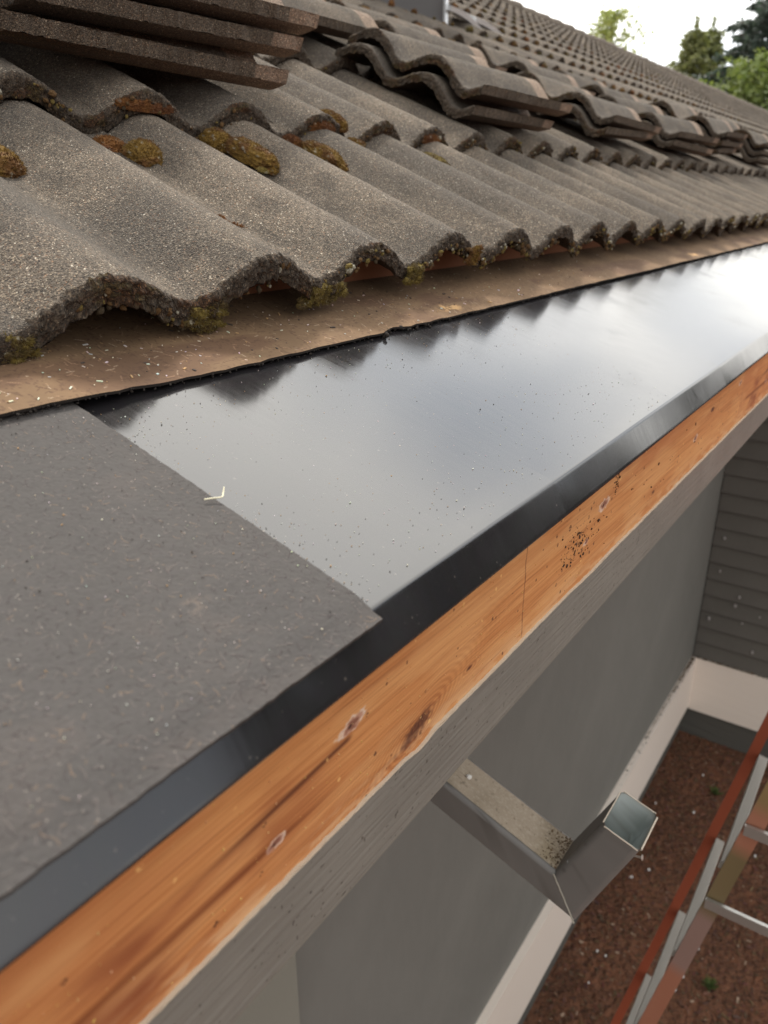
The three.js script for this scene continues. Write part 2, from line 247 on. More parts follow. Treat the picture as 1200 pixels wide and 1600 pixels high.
// fascia board: bare timber with a painted lower strip
{
  const fb = mesh('fascia_board', setUV(box(-1.5, 3.9, -0.171, -0.004, -0.04, -0.003), (x, y, z) => [x / 1.2, (y + 0.175) / 0.175]), M.wood, house);
  fb.userData.label = 'bare orange fir fascia board with knots and nail holes';
  const edge = x => -0.1215 + 0.0008 * (fbm(x * 9, 1, 1, 3) - 0.5) * 2 + 0.0005 * (noise3(x * 160, 3, 1) - 0.5) + 0.0006 * (noise3(x * 600, 5, 2) - 0.5) - 0.0022 * Math.exp(-(((x - 0.325) / 0.012) ** 2)) - 0.0015 * Math.exp(-(((x - 0.612) / 0.03) ** 2)) + 0.0015 * Math.sin(x * 3.1);
  const nx = 900, X = i => -0.4 + 4.3 * Math.pow(i, 1.7);
  const strip = (f0, f1, z0, z1) => mergeGeometries([
    grid(nx, 6, (u, v) => { const x = X(u), a = f0(x), b = f1(x); return [x, mix(a, b, v), z1 + 0.0003 * (noise3(x * 300, v * 5, 2) - 0.5)]; }, p => [p[0] / 0.8, p[1] / 0.06]),
    grid(nx, 1, (u, v) => { const x = X(u); return [x, f1(x), mix(z1, z0, v)]; }, p => [p[0] / 0.8, p[2] / 0.06]),
    grid(nx, 1, (u, v) => { const x = X(u); return [x, f0(x), mix(z0, z1, v)]; }, p => [p[0] / 0.8, p[2] / 0.06])]);
  const pl = mesh('paint_layer', strip(() => -0.1722, edge, -0.003, -0.0013), M.paint, fb); pl.userData.label = 'grey paint strip left below the old gutter line';
  mesh('primer_edge', strip(x => edge(x) - 0.0004, x => edge(x) + 0.0001 + 0.0034 * Math.max(0, fbm(x * 26, 8, 3, 4) - 0.45) + 0.0008 * noise3(x * 500, 1, 9), -0.003, -0.0008), M.primer, fb);
  mesh('paint_underside', box(-1.5, 3.9, -0.1735, -0.1722, -0.04, -0.0013), std({ color: rgb(0.2, 0.185, 0.155), roughness: 0.7 }), fb);
}

// ------------------------------------------------------------------ roof deck and tiles
const TH = 22.3 * Math.PI / 180, A = 0.033, T = 0.021, PITCH = 0.1525, COVER = 0.305, TL = 0.42, X0 = 0.335 - 0.06, NC = 13;
const noseY = k => 0.098 + 0.1534 * (k - 1), noseZ = k => -0.272 - 0.3067 * (k - 1);
const onTile = (k, x, s, h) => new THREE.Vector3(x, noseY(k) + s * Math.sin(TH) + h * Math.cos(TH), noseZ(k) - s * Math.cos(TH) + h * Math.sin(TH));
const prof = x => { let u = ((x - 0.06) / PITCH) % 1; u = Math.abs(u - Math.round(u)) * 2; const t = Math.min(1, u / 0.93); return Math.pow(0.5 + 0.5 * Math.cos(Math.PI * t), 0.72); };
const roofDeck = (() => {
  const sh = new THREE.Shape([[-0.465, 0.146], [-4.55, 2.19], [-8.6, 0.15], [-8.6, 0.05], [-4.55, 2.07], [-0.465, 0.03]].map(p => new THREE.Vector2(...p)));
  const g = new THREE.ExtrudeGeometry(sh, { depth: 36, bevelEnabled: false });
  g.applyMatrix4(new THREE.Matrix4().makeBasis(new THREE.Vector3(0, 0, 1), new THREE.Vector3(0, 1, 0), new THREE.Vector3(-1, 0, 0))); g.translate(31, -0.012, 0);
  return mesh('roof', g, M.deck, house);
})();
roofDeck.userData.label = 'weathered grey double roll concrete tile roof with moss';

function tileGeo({ nx, nTop, nNose, seed, rough = 1, pale = 0, moss = 0.5, W = 0.3075, disp = 1, T: T0 = T, A: A0 = A }) {
  const R = rng(seed), ox = R() * 9, oy = R() * 9, ph = R() * 50, e = 0.006, tone = 0.84 + 0.3 * R();
  const path = [];          // [s, h, kind]
  for (let j = 0; j <= nTop; j++) path.push([e + (TL - e) * Math.pow(1 - j / nTop, 1.4), T0, 0]);
  const na = Math.max(2, Math.round(nNose * 0.35));
  for (let j = 1; j <= na; j++) { const a = j / na * Math.PI / 2; path.push([e - e * Math.sin(a), T0 - e + e * Math.cos(a), 1]); }
  const nf = Math.max(1, nNose - na); for (let j = 1; j <= nf; j++) path.push([0, (T0 - e) * (1 - j / nf), 1]);
  path.push([0.012, 0.0005, 2], [0.1, 0, 2], [TL, 0, 2]);
  const n = path.length, pos = [], uv = [], col = [], idx = [];
  const len = [0]; for (let j = 1; j < n; j++) len.push(len[j - 1] + Math.hypot(path[j][0] - path[j - 1][0], path[j][1] - path[j - 1][1]));
  for (let i = 0; i <= nx; i++) {
    const x = i / nx * W, p = prof(x), ero = 0.006 * (fbm(x * 38 + ph, seed, 1, 3) - 0.5) + 0.004 * (noise3(x * 190 + ph, seed, 5) - 0.5);
    for (let j = 0; j < n; j++) {
      let [s, h, kind] = path[j]; const near = Math.max(0, 1 - s / 0.03);
      s += ero * near * rough;
      let hh = h + A0 * p;
      const px = x + ph, q = hh * 1;
      if (kind === 1) { const d = (noise3(px * 330, q * 330, seed) - 0.5) * 0.0034 + (noise3(px * 820, q * 820, seed + 3) - 0.5) * 0.0022; s -= d * rough * disp; hh += (noise3(px * 420, q * 420 + 9, seed + 7) - 0.5) * 0.0028 * rough * disp; if (h < 0.002) hh -= (0.003 * noise3(px * 160, 4, seed)) * rough; }
      else if (kind === 0) hh += (fbm(px * 45, s * 45, seed, 3) - 0.5) * 0.0016 * disp + (noise3(px * 500, s * 500, seed) - 0.5) * 0.0006 * disp - 0.0015 * near * near + near * rough * disp * (noise3(px * 420, s * 420, seed + 1) - 0.5) * 0.002;
      pos.push(x, hh, -s); uv.push((x + ox) / TILE_TEX, (len[j] + oy) / TILE_TEX);
      // weathering tints; nose and underside darkened further, shade mixed with dirt in the colour
      const f1 = fbm(px * 14, s * 9, seed * 1.7, 4), f2 = fbm(px * 40, s * 24, seed * 3.1 + 5, 4), f3 = fbm(px * 90, s * 90 + h * 300, seed + 20, 3);
      let c = mix3([0.8 * tone, 0.79 * tone, 0.78 * tone], [1.2 * tone, 1.15 * tone, 1.08 * tone], step(0.3, 0.7, f1)); c = mix3(c, [0.66, 0.64, 0.62], 0.6 * step(0.52, 0.68, f2)); c = mix3(c, [1.5, 1.45, 1.36], 0.5 * step(0.62, 0.74, f3) * step(0.48, 0.6, f1));
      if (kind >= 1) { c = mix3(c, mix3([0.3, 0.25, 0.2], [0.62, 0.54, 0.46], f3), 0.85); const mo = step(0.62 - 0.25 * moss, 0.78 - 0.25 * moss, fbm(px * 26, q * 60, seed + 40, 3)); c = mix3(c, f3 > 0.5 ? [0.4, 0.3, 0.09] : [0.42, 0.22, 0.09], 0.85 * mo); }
      if (pale && s > 0.362 + 0.008 * (fbm(px * 30, 2, seed, 3) - 0.5)) c = mix3([2.5, 2.2, 2.0], [1.9, 1.65, 1.5], f2);
      col.push(...c);
    }
  }
  for (let i = 0; i < nx; i++) for (let j = 0; j < n - 1; j++) { const a = i * n + j, b = a + 1, c = a + n, d = c + 1; idx.push(a, c, b, b, c, d); }
  for (const i of [0, nx]) {      // side faces
    const start = pos.length / 3, cnt = nTop + na + 1;
    for (let j = 0; j < cnt; j++) { const o = (i * n + j) * 3; for (const bot of [0, 1]) { const y = bot ? A0 * prof(i / nx * W) + (path[j][2] === 1 ? 0.0006 : 0) : pos[o + 1]; const jag = pale ? (noise3(pos[o + 2] * 170, y * 300, seed + 9) - 0.5) * 0.004 + (noise3(pos[o + 2] * 480, y * 500, seed + 4) - 0.5) * 0.003 : 0; pos.push(pos[o] + jag, y + (bot ? jag * 0.8 : 0), pos[o + 2]); uv.push((pos[o + 2] + ox) / TILE_TEX, (y + oy) / TILE_TEX); const k = pale && pos[o + 2] < -0.362 ? [2.3, 1.95, 1.75] : [0.92, 0.84, 0.76]; const f = 0.7 + 0.6 * fbm(pos[o + 2] * 40, y * 90, seed, 3); col.push(k[0] * f, k[1] * f, k[2] * f); } }
    for (let j = 0; j < cnt - 1; j++) { const a = start + 2 * j, b = a + 1, c = a + 2, d = a + 3; if (i) idx.push(a, b, c, b, d, c); else idx.push(a, c, b, b, c, d); }
  }
  const hs = pos.length / 3;      // head end face
  for (let i = 0; i <= nx; i++) for (const j of [0, n - 1]) { const o = (i * n + j) * 3; pos.push(pos[o], pos[o + 1], pos[o + 2]); uv.push((pos[o] + ox) / TILE_TEX, (pos[o + 1] + oy) / TILE_TEX); col.push(...(pale ? [2.0, 1.7, 1.5] : [0.7, 0.65, 0.6])); }
  for (let i = 0; i < nx; i++) { const a = hs + 2 * i, b = a + 1, c = a + 2, d = a + 3; idx.push(a, b, c, b, d, c); }
  const g = new THREE.BufferGeometry(); g.setAttribute('position', new THREE.Float32BufferAttribute(pos, 3)); g.setAttribute('uv', new THREE.Float32BufferAttribute(uv, 2)); g.setAttribute('color', new THREE.Float32BufferAttribute(col, 3)); g.setIndex(idx); g.computeVertexNormals(); return g;
}
const chimney = { x0: 2.78, x1: 3.5, z0: -1.9, z1: -2.6 };
{
  const nodes = [[-9, -0.002], [0.28, -0.002], [0.52, 0.004], [0.62, 0.014], [0.89, 0.018], [1.2, 0.017], [1.5, 0.013], [1.8, 0.01], [2.1, 0.008], [99, 0.008]];
  const eaveLift = x => { for (let i = 1; i < nodes.length; i++) if (x <= nodes[i][0]) return mix(nodes[i - 1][1], nodes[i][1], (x - nodes[i - 1][0]) / (nodes[i][0] - nodes[i - 1][0])); return 0; };
  const list = [];
  const frustum = new THREE.Frustum().setFromProjectionMatrix(new THREE.Matrix4().multiplyMatrices(camera.projectionMatrix, camera.matrixWorldInverse.copy(camera.matrixWorld).invert()));
  for (let k = 1; k <= NC; k++) for (let m = -9; m < 100; m++) {
    const x = X0 + m * COVER, c = onTile(k, x + 0.15, 0.17, 0.02), seen = frustum.intersectsSphere(new THREE.Sphere(c, 0.19));
    if (c.x > chimney.x0 - 0.02 && c.x < chimney.x1 + 0.02 && c.z < chimney.z0 + 0.1 && c.z > chimney.z1) continue;
    list.push({ k, m, x, d: c.distanceTo(EYE), seen });
  }
  list.sort((a, b) => (b.seen - a.seen) || a.d - b.d);
  const mid = [], low = []; for (let v = 0; v < 7; v++) mid.push(tileGeo({ nx: 56, nTop: 20, nNose: 9, seed: 100 + v, rough: 1.7, moss: 0.35 + 0.2 * (v % 4) }));
  const eaveMid = [0, 1, 2].map(v => tileGeo({ nx: 64, nTop: 20, nNose: 10, seed: 150 + v, rough: 1.7, moss: 0.4, A: 0.029, T: 0.015 }));
  for (let v = 0; v < 4; v++) low.push(tileGeo({ nx: 20, nTop: 6, nNose: 3, seed: 200 + v, moss: 0.6, disp: 0.6 }));
  const R = rng(4), rest = low.map(() => []);
  const dummy = new THREE.Object3D();
  list.forEach((t, i) => {
    const hero = i < 300 && ((t.k === 1 && t.m >= -1 && t.m <= 4) || (t.k === 2 && t.m >= 0 && t.m <= 3) || (t.k === 3 && t.m >= 2 && t.m <= 4));
    const lift = (t.k === 1 ? eaveLift(t.x) : 0) + (R() - 0.5) * 0.002, jx = (R() - 0.5) * 0.003, ry = (R() - 0.5) * 0.008, js = (R() - 0.5) * 0.008, rz = (R() - 0.5) * 0.006 + (t.k === 1 ? (eaveLift(t.x + COVER) - eaveLift(t.x)) / COVER : 0), v = Math.floor(R() * 7);
    const p = onTile(t.k, t.x + jx, js, lift);
    let o;
    if (i < 300) {
      const g = hero ? tileGeo({ nx: t.k === 1 && t.m <= 1 ? 250 : 150, nTop: 60, nNose: t.k === 1 && t.m <= 1 ? 22 : 14, seed: 300 + t.k * 20 + t.m, moss: t.k === 1 ? 0.2 : 0.45, ...(t.k === 1 ? { A: 0.029, T: t.m < 1 ? 0.019 : 0.015 } : {}) }) : t.k === 1 ? eaveMid[v % 3] : mid[v];
      o = mesh('roof_tile', g, M.tile, roofDeck);
    } else o = dummy;
    o.rotation.order = 'XYZ'; o.position.copy(p); o.rotation.set(TH, ry, rz);
    if (i >= 300) { o.updateMatrix(); rest[v % 4].push(o.matrix.clone()); }
  });
  rest.forEach((ms, v) => { const im = new THREE.InstancedMesh(low[v], M.tile, ms.length); im.name = 'distant_roof_tiles'; im.userData.kind = 'stuff'; im.castShadow = im.receiveShadow = true; ms.forEach((m, i) => im.setMatrixAt(i, m)); roofDeck.add(im); });
  // ridge caps
  const cap = (() => { const g = grid(14, 6, (u, v) => { const a = Math.PI * (1.08 - 1.16 * u), r = 0.105 + 0.012 * v; return [0.4 * v, r * Math.sin(a) * 0.8, r * Math.cos(a)]; }, p => [p[0] / TILE_TEX, (p[1] + p[2]) / TILE_TEX]); const g2 = g.clone(); g2.scale(1, 0.84, 0.84); const gg = mergeGeometries([g, g2]); return paint(gg, (x, y, z) => { const f = 0.8 + 0.5 * fbm(x * 20, y * 20, z * 20, 3); return [f * 1.05, f, 0.95 * f]; }); })();
  const ry = noseY(NC) + 0.42 * Math.sin(TH) + 0.02, rz = noseZ(NC) - 0.40 * Math.cos(TH);
  for (let i = 0; i < 88; i++) { const m = mesh('ridge_cap', cap, M.tile, roofDeck); m.position.set(-2.6 + i * 0.375, ry - 0.02 + 0.012 * (R() - 0.5), rz); m.rotation.z = 0.03; }
  // battens under the eave course
  const by = z => -0.3153 * z + 0.006;
  const bat = (x0, x1, h, z) => mesh('eave_batten', setUV(box(x0, x1, by(z), by(z) + h, z - 0.03, z), (x, y, zz) => [x * 1.2, (y + zz) * 3]), M.batten, roofDeck);
  bat(0.5, 0.592, 0.017, -0.325); bat(0.617, 2.1, 0.024, -0.322); bat(2.105, 3.9, 0.022, -0.324);
}

// chimney chase with its metal flashing, high on the roof
{
  const g = new THREE.Group(); thing(g, 'chimney_chase', 'dark grey boxed chimney chase at the top edge of the picture', 'chimney');
  const { x0, x1, z0, z1 } = chimney;
  mesh('chase_body', box(x0, x1, 0.7, 1.9, z1, z0), std({ color: rgb(0.075, 0.07, 0.07), roughness: 0.7 }), g);
  const silver = std({ color: rgb(0.78, 0.8, 0.82), metalness: 0.4, roughness: 0.3 });
  mesh('corner_flashing', box(x1 - 0.012, x1 + 0.012, 0.86, 1.9, z0 - 0.04, z0 + 0.012), silver, g);
  const ap = (xa, xb, s, h) => { const b = new THREE.BoxGeometry(xb - xa, 0.02, 0.1, 8, 1, 1); b.translate((xa + xb) / 2, 0, -0.05); const p = b.attributes.position; for (let i = 0; i < p.count; i++) p.setY(i, p.getY(i) - 0.05 * ((p.getX(i) - xa) / (xb - xa)) ** 2); b.computeVertexNormals(); const m = mesh('apron_flashing', b, silver, g); m.rotation.x = TH; m.position.copy(onTile(6, 0, s, h)); return m; };
  ap(x1, x1 + 0.34, 0.1, 0.085); ap(x1 + 0.32, x1 + 0.72, 0.15, 0.075); ap(x0 - 0.2, x0, 0.0, 0.075);
}

// ------------------------------------------------------------------ metal flashing, dark sheet, brown underlay strip
const FS = 17.5 * Math.PI / 180, onFl = (x, u, h = 0) => [x, u * Math.sin(FS) + h * Math.cos(FS), -u * Math.cos(FS) + h * Math.sin(FS)];
{
  const prf = [[0.0105, -0.0248], [0.0128, -0.0246]];     // [z, y] outer profile from hem up over the bend
  for (let i = 0; i <= 10; i++) prf.push([mix(0.0126, 0.0018, i / 10), mix(-0.0236, -0.0034, i / 10)]);
  prf.push([0.0011, -0.0021], [0.0003, -0.0009], [-0.0008, -0.0001]);
  for (let i = 1; i <= 24; i++) { const u = 0.002 + 0.3 * i / 24; const q = onFl(0, u); prf.push([q[2], q[1]]); }
  const seg = 160, xs = i => -1.2 + 5.0 * i / seg;
  const L = [0]; for (let j = 1; j < prf.length; j++) L.push(L[j - 1] + Math.hypot(prf[j][0] - prf[j - 1][0], prf[j][1] - prf[j - 1][1]));
  const wave = (x, l) => l > 0.05 ? 0.0017 * (fbm(x * 3.2, l * 7, 2, 3) - 0.5) * Math.min(1, (l - 0.05) * 20) : 0.0004 * (fbm(x * 6, 3, 1, 2) - 0.5);
  const mk = off => { const nrm = []; for (let j = 0; j < prf.length; j++) { const a = prf[Math.max(0, j - 1)], b = prf[Math.min(prf.length - 1, j + 1)], dz = b[0] - a[0], dy = b[1] - a[1], l = Math.hypot(dz, dy); nrm.push([dy / l, -dz / l]); }
    return grid(seg, prf.length - 1, (u, v) => { const j = Math.round(v * (prf.length - 1)), x = xs(u * seg), w = wave(x, L[j]) + off; return [x, prf[j][1] + nrm[j][1] * w, prf[j][0] + nrm[j][0] * w]; }, (p, u, v) => [p[0] / 0.5, L[Math.round(v * (prf.length - 1))] / 0.5]); };
  const g = new THREE.Group(); thing(g, 'drip_edge_flashing', 'long glossy dark metal drip flashing bent over the eave board', 'flashing');
  mesh('flashing_sheet', mk(0), M.metal, g);
}
function slab(nu, nv, f, h, uvf) {   // thin sheet with thickness: f(u,v) -> [x,u-along-slope], top offset h(u,v)
  const top = (u, v) => { const [x, l] = f(u, v); return onFl(x, l, h(x, l)); }, th = 0.0021;
  const bot = (u, v) => { const [x, l] = f(u, v); return onFl(x, l, h(x, l) - th); };
  return { top: grid(nu, nv, top, (p, u, v) => uvf(...f(u, v))), rim: mergeGeometries([grid(nu, 1, (u, v) => (v < 0.5 ? bot : top)(u, 0), (p, u, v) => [u, v]), grid(nv, 1, (u, v) => (v < 0.5 ? bot : top)(1, u), (p, u, v) => [u, v]), grid(nu, nv, bot, (p, u, v) => [u, v])]) };
}
{
  const ragL = x => -0.0105 + 0.0006 * (fbm(x * 60, 1, 1, 3) - 0.5) + 0.0007 * (noise3(x * 500, 2, 2) - 0.5), ragR = l => 0.27 + 0.0012 * (fbm(l * 80, 4, 1, 3) - 0.5) + 0.0006 * (noise3(l * 700, 2, 2) - 0.5) - 0.004 * step(0.008, -0.0105, l) * 0.4;
  const s = slab(260, 120, (u, v) => { const l0 = ragL(u * 0.9), l = mix(l0, 0.27, v); const xr = ragR(l); return [mix(-1.1, xr, Math.pow(u, 0.7)), l]; }, (x, l) => 0.0046 + 0.0006 * (fbm(x * 6, l * 6, 3, 3)) + 0.0002 * (noise3(x * 160, l * 160, 2) - 0.5) - 0.0022 * step(0.01, -0.01, l), (x, l) => [x / 0.4, l / 0.4]);
  const g = new THREE.Group(); thing(g, 'felt_sheet', 'matt dark grey fibrous sheet with a square corner lying over the metal flashing', 'roofing sheet');
  mesh('sheet_face', s.top, M.sheet, g); mesh('sheet_rim', s.rim, M.sheetEdge, g);
}
{
  const rag = x => 0.2307 + 0.0022 * (fbm(x * 14, 1, 1, 3) - 0.5) + 0.0022 * (fbm(x * 70, 5, 1, 3) - 0.5) + 0.0012 * (noise3(x * 420, 3, 3) - 0.5) + 0.004 * Math.exp(-(((x - 0.62) / 0.012) ** 2));
  const s = slab(420, 40, (u, v) => { const x = -1.2 + 5.0 * u; return [x, mix(rag(x), 0.49, v)]; }, (x, l) => mix(0.0042, 0.0092, step(0.36, 0.272, x)) + 0.001 * fbm(x * 5, l * 10, 3, 3) + 0.0003 * noise3(x * 300, l * 300, 1), (x, l) => [x, (l - 0.23) / 0.25]);
  const g = new THREE.Group(); thing(g, 'underlay_strip', 'brown fibrous underlay strip with a torn dark edge below the first tile course', 'underlay');
  mesh('strip_face', s.top, M.board, g); mesh('torn_edge', s.rim, M.boardEdge, g);
  // ragged tar crumbs along the torn edge
  const R = rng(8), cr = new THREE.IcosahedronGeometry(1, 1), im = new THREE.InstancedMesh(cr, M.boardEdge, 500), d = new THREE.Object3D(); im.name = 'edge_crumbs'; im.userData.kind = 'stuff';
  for (let i = 0; i < 500; i++) { const x = 0.15 + 2.6 * Math.pow(R(), 1.6), thick = Math.abs(x - 0.63) < 0.05 ? 2.2 : 1; d.position.set(...onFl(x, rag(x) + (R() - 0.7) * 0.003 * thick, mix(0.001, 0.006, step(0.36, 0.272, x)) + R() * 0.003)); d.rotation.set(R() * 6, R() * 6, R() * 6); const q = (0.0003 + 0.0007 * R() * R()) * thick; d.scale.set(q * (1 + R()), q, q * (1 + R())); d.updateMatrix(); im.setMatrixAt(i, d.matrix); }
  im.castShadow = true; g.add(im);
}

// ------------------------------------------------------------------ loose tiles stacked sideways on the roof
{
  const geos = [0, 1, 2, 3, 4].map(v => tileGeo({ nx: 110, nTop: 100, nNose: 12, seed: 60 + v, pale: 1, moss: 0.3, W: 0.325, rough: 1.2, T: 0.0165 }));
  // stack: x of the head end, s (along course 2) of the low edge, count
  const stacks = [
    { x: 0.885, s: 0.03, n: 3, dx: 0.026, h: 0.064, yaw: 0.0, where: 'largest nearest stack at the top left corner' },
    { x: 1.8, s: 0.03, n: 2, dx: 0.035, h: 0.064, yaw: 0.03, where: 'second stack from the left with the hollow end facing left' },
    { x: 2.5, s: 0.03, n: 2, dx: 0.03, h: 0.064, yaw: 0.02, where: 'third stack from the left' },
    { x: 3.12, s: 0.03, n: 2, dx: 0.02, h: 0.064, yaw: -0.05, where: 'fourth stack from the left' },
    { x: 3.66, s: 0.03, n: 3, dx: 0.015, h: 0.064, yaw: 0.05, where: 'fifth stack from the left' },
    { x: 4.4, s: 0.03, n: 3, dx: 0.02, h: 0.064, yaw: 0.0, where: 'farthest stack at the right edge' },
  ];
  const word = ['bottom', 'middle', 'top'], up = new THREE.Vector3(0, Math.cos(TH), Math.sin(TH)), slope = new THREE.Vector3(0, Math.sin(TH), -Math.cos(TH)), ex = new THREE.Vector3(1, 0, 0);
  let c = 0;
  for (const st of stacks) for (let i = 0; i < st.n; i++) {
    const o = mesh('loose', geos[c++ % 5], M.tile);
    // local +x (width) -> up slope reversed, local -z (length to head) -> world +x
    const m = new THREE.Matrix4().makeBasis(slope.clone().negate(), up, ex.clone().negate()); o.quaternion.setFromRotationMatrix(m); o.rotateY(st.yaw + (hash3(c, 3, 1) - 0.5) * 0.09); o.rotateX((hash3(c, 5, 1) - 0.5) * 0.04); o.rotateZ((hash3(c, 8, 2) - 0.5) * 0.03);
    o.position.copy(onTile(2, st.x - TL + i * st.dx, st.s + 0.325 + i * 0.003, st.h + i * 0.0285));
    thing(o, 'loose_roof_tile', `loose grey concrete tile with a pale clean end, ${st.n === 2 && i ? 'top' : word[i]} of the ${st.where}`, 'roof tile', 'loose tiles stacked on the roof');
  }
  // a second row of loose tiles lying higher, pale heads to the right
  for (const [x, s, yaw, w] of [[1.56, 0.392, 0.05, 'behind the second stack, nearest of the upper row'], [2.05, 0.395, -0.04, 'of the upper row, second from the left'], [2.75, 0.392, 0.03, 'of the upper row, third from the left'], [3.4, 0.39, 0.0, 'of the upper row, farthest to the right']]) {
    const o = mesh('loose', geos[c++ % 5], M.tile); const m = new THREE.Matrix4().makeBasis(slope.clone().negate(), up, ex.clone().negate()); o.quaternion.setFromRotationMatrix(m); o.rotateY(yaw); o.rotateZ(0.0);
    o.position.copy(onTile(2, x - TL + 0.1, s + 0.325, 0.094)); thing(o, 'loose_roof_tile', `single loose concrete tile with pale end ${w}`, 'roof tile', 'loose tiles stacked on the roof');
  }
}

// ------------------------------------------------------------------ moss
function mossGeo(rx, ry, rz, seed, pal = 0, tufts = 1200, detail = 22) {
  const g = new THREE.IcosahedronGeometry(1, detail), p = g.attributes.position, R = rng(seed), parts = [g];
  const surf = (x, y, z) => { const n = 0.72 + 0.5 * fbm(x * 1.5 + seed, y * 1.5, z * 1.5, 3) + 0.12 * (noise3(x * 9 + seed, y * 9, z * 9) - 0.5) + 0.05 * (noise3(x * 24, y * 24, z * 24 + seed) - 0.5); return [x * n * rx, Math.max(-0.3, y) * n * ry, z * n * rz]; };
  for (let i = 0; i < p.count; i++) p.setXYZ(i, ...surf(p.getX(i), p.getY(i), p.getZ(i)));
  g.deleteAttribute('uv'); g.computeVertexNormals();
  const pos = [], nor = [];
  for (let i = 0; i < tufts; i++) {
    const a = R() * 6.283, y = -0.15 + 1.15 * R(), c = Math.sqrt(Math.max(0, 1 - y * y)), b = surf(c * Math.cos(a), y, c * Math.sin(a)), l = 0.0014 + 0.002 * R(), w = 0.00035 + 0.0003 * R();
    const d = new THREE.Vector3(c * Math.cos(a) + (R() - 0.5), y + (R() - 0.3), c * Math.sin(a) + (R() - 0.5)).normalize(), s = new THREE.Vector3(R() - 0.5, R() - 0.5, R() - 0.5).cross(d).normalize(), t = s.clone().cross(d);
    const B = new THREE.Vector3(...b), tip = B.clone().addScaledVector(d, l), q = [0, 2.09, 4.19].map(k => B.clone().addScaledVector(s, w * Math.cos(k)).addScaledVector(t, w * Math.sin(k)));
    for (let k = 0; k < 3; k++) { pos.push(...q[k].toArray(), ...q[(k + 1) % 3].toArray(), ...tip.toArray()); }
  }
  const tg = new THREE.BufferGeometry(); tg.setAttribute('position', new THREE.Float32BufferAttribute(pos, 3)); tg.computeVertexNormals(); parts.push(tg);
  const gg = mergeGeometries(parts.map(q => q.index ? q.toNonIndexed() : q));
  const P = [[[0.19, 0.112, 0.022], [0.12, 0.055, 0.015], [0.05, 0.03, 0.01]], [[0.2, 0.085, 0.022], [0.13, 0.05, 0.018], [0.05, 0.026, 0.012]], [[0.17, 0.125, 0.028], [0.085, 0.058, 0.02], [0.05, 0.033, 0.018]]][pal];
  return paint(gg, (x, y, z) => { const a = fbm(x * 70 + seed, y * 70, z * 70, 3), b = noise3(x * 900, y * 900, z * 900); let c = mix3(P[0], P[1], step(0.4, 0.62, a)); c = mix3(c, P[2], 0.6 * step(0.5, 0.9, b)); const l = step(0.72, 0.78, fbm(x * 200 + 4, y * 200, z * 200 + seed, 2)); return mix3(c, [0.35, 0.33, 0.26], 0.6 * l); });
}
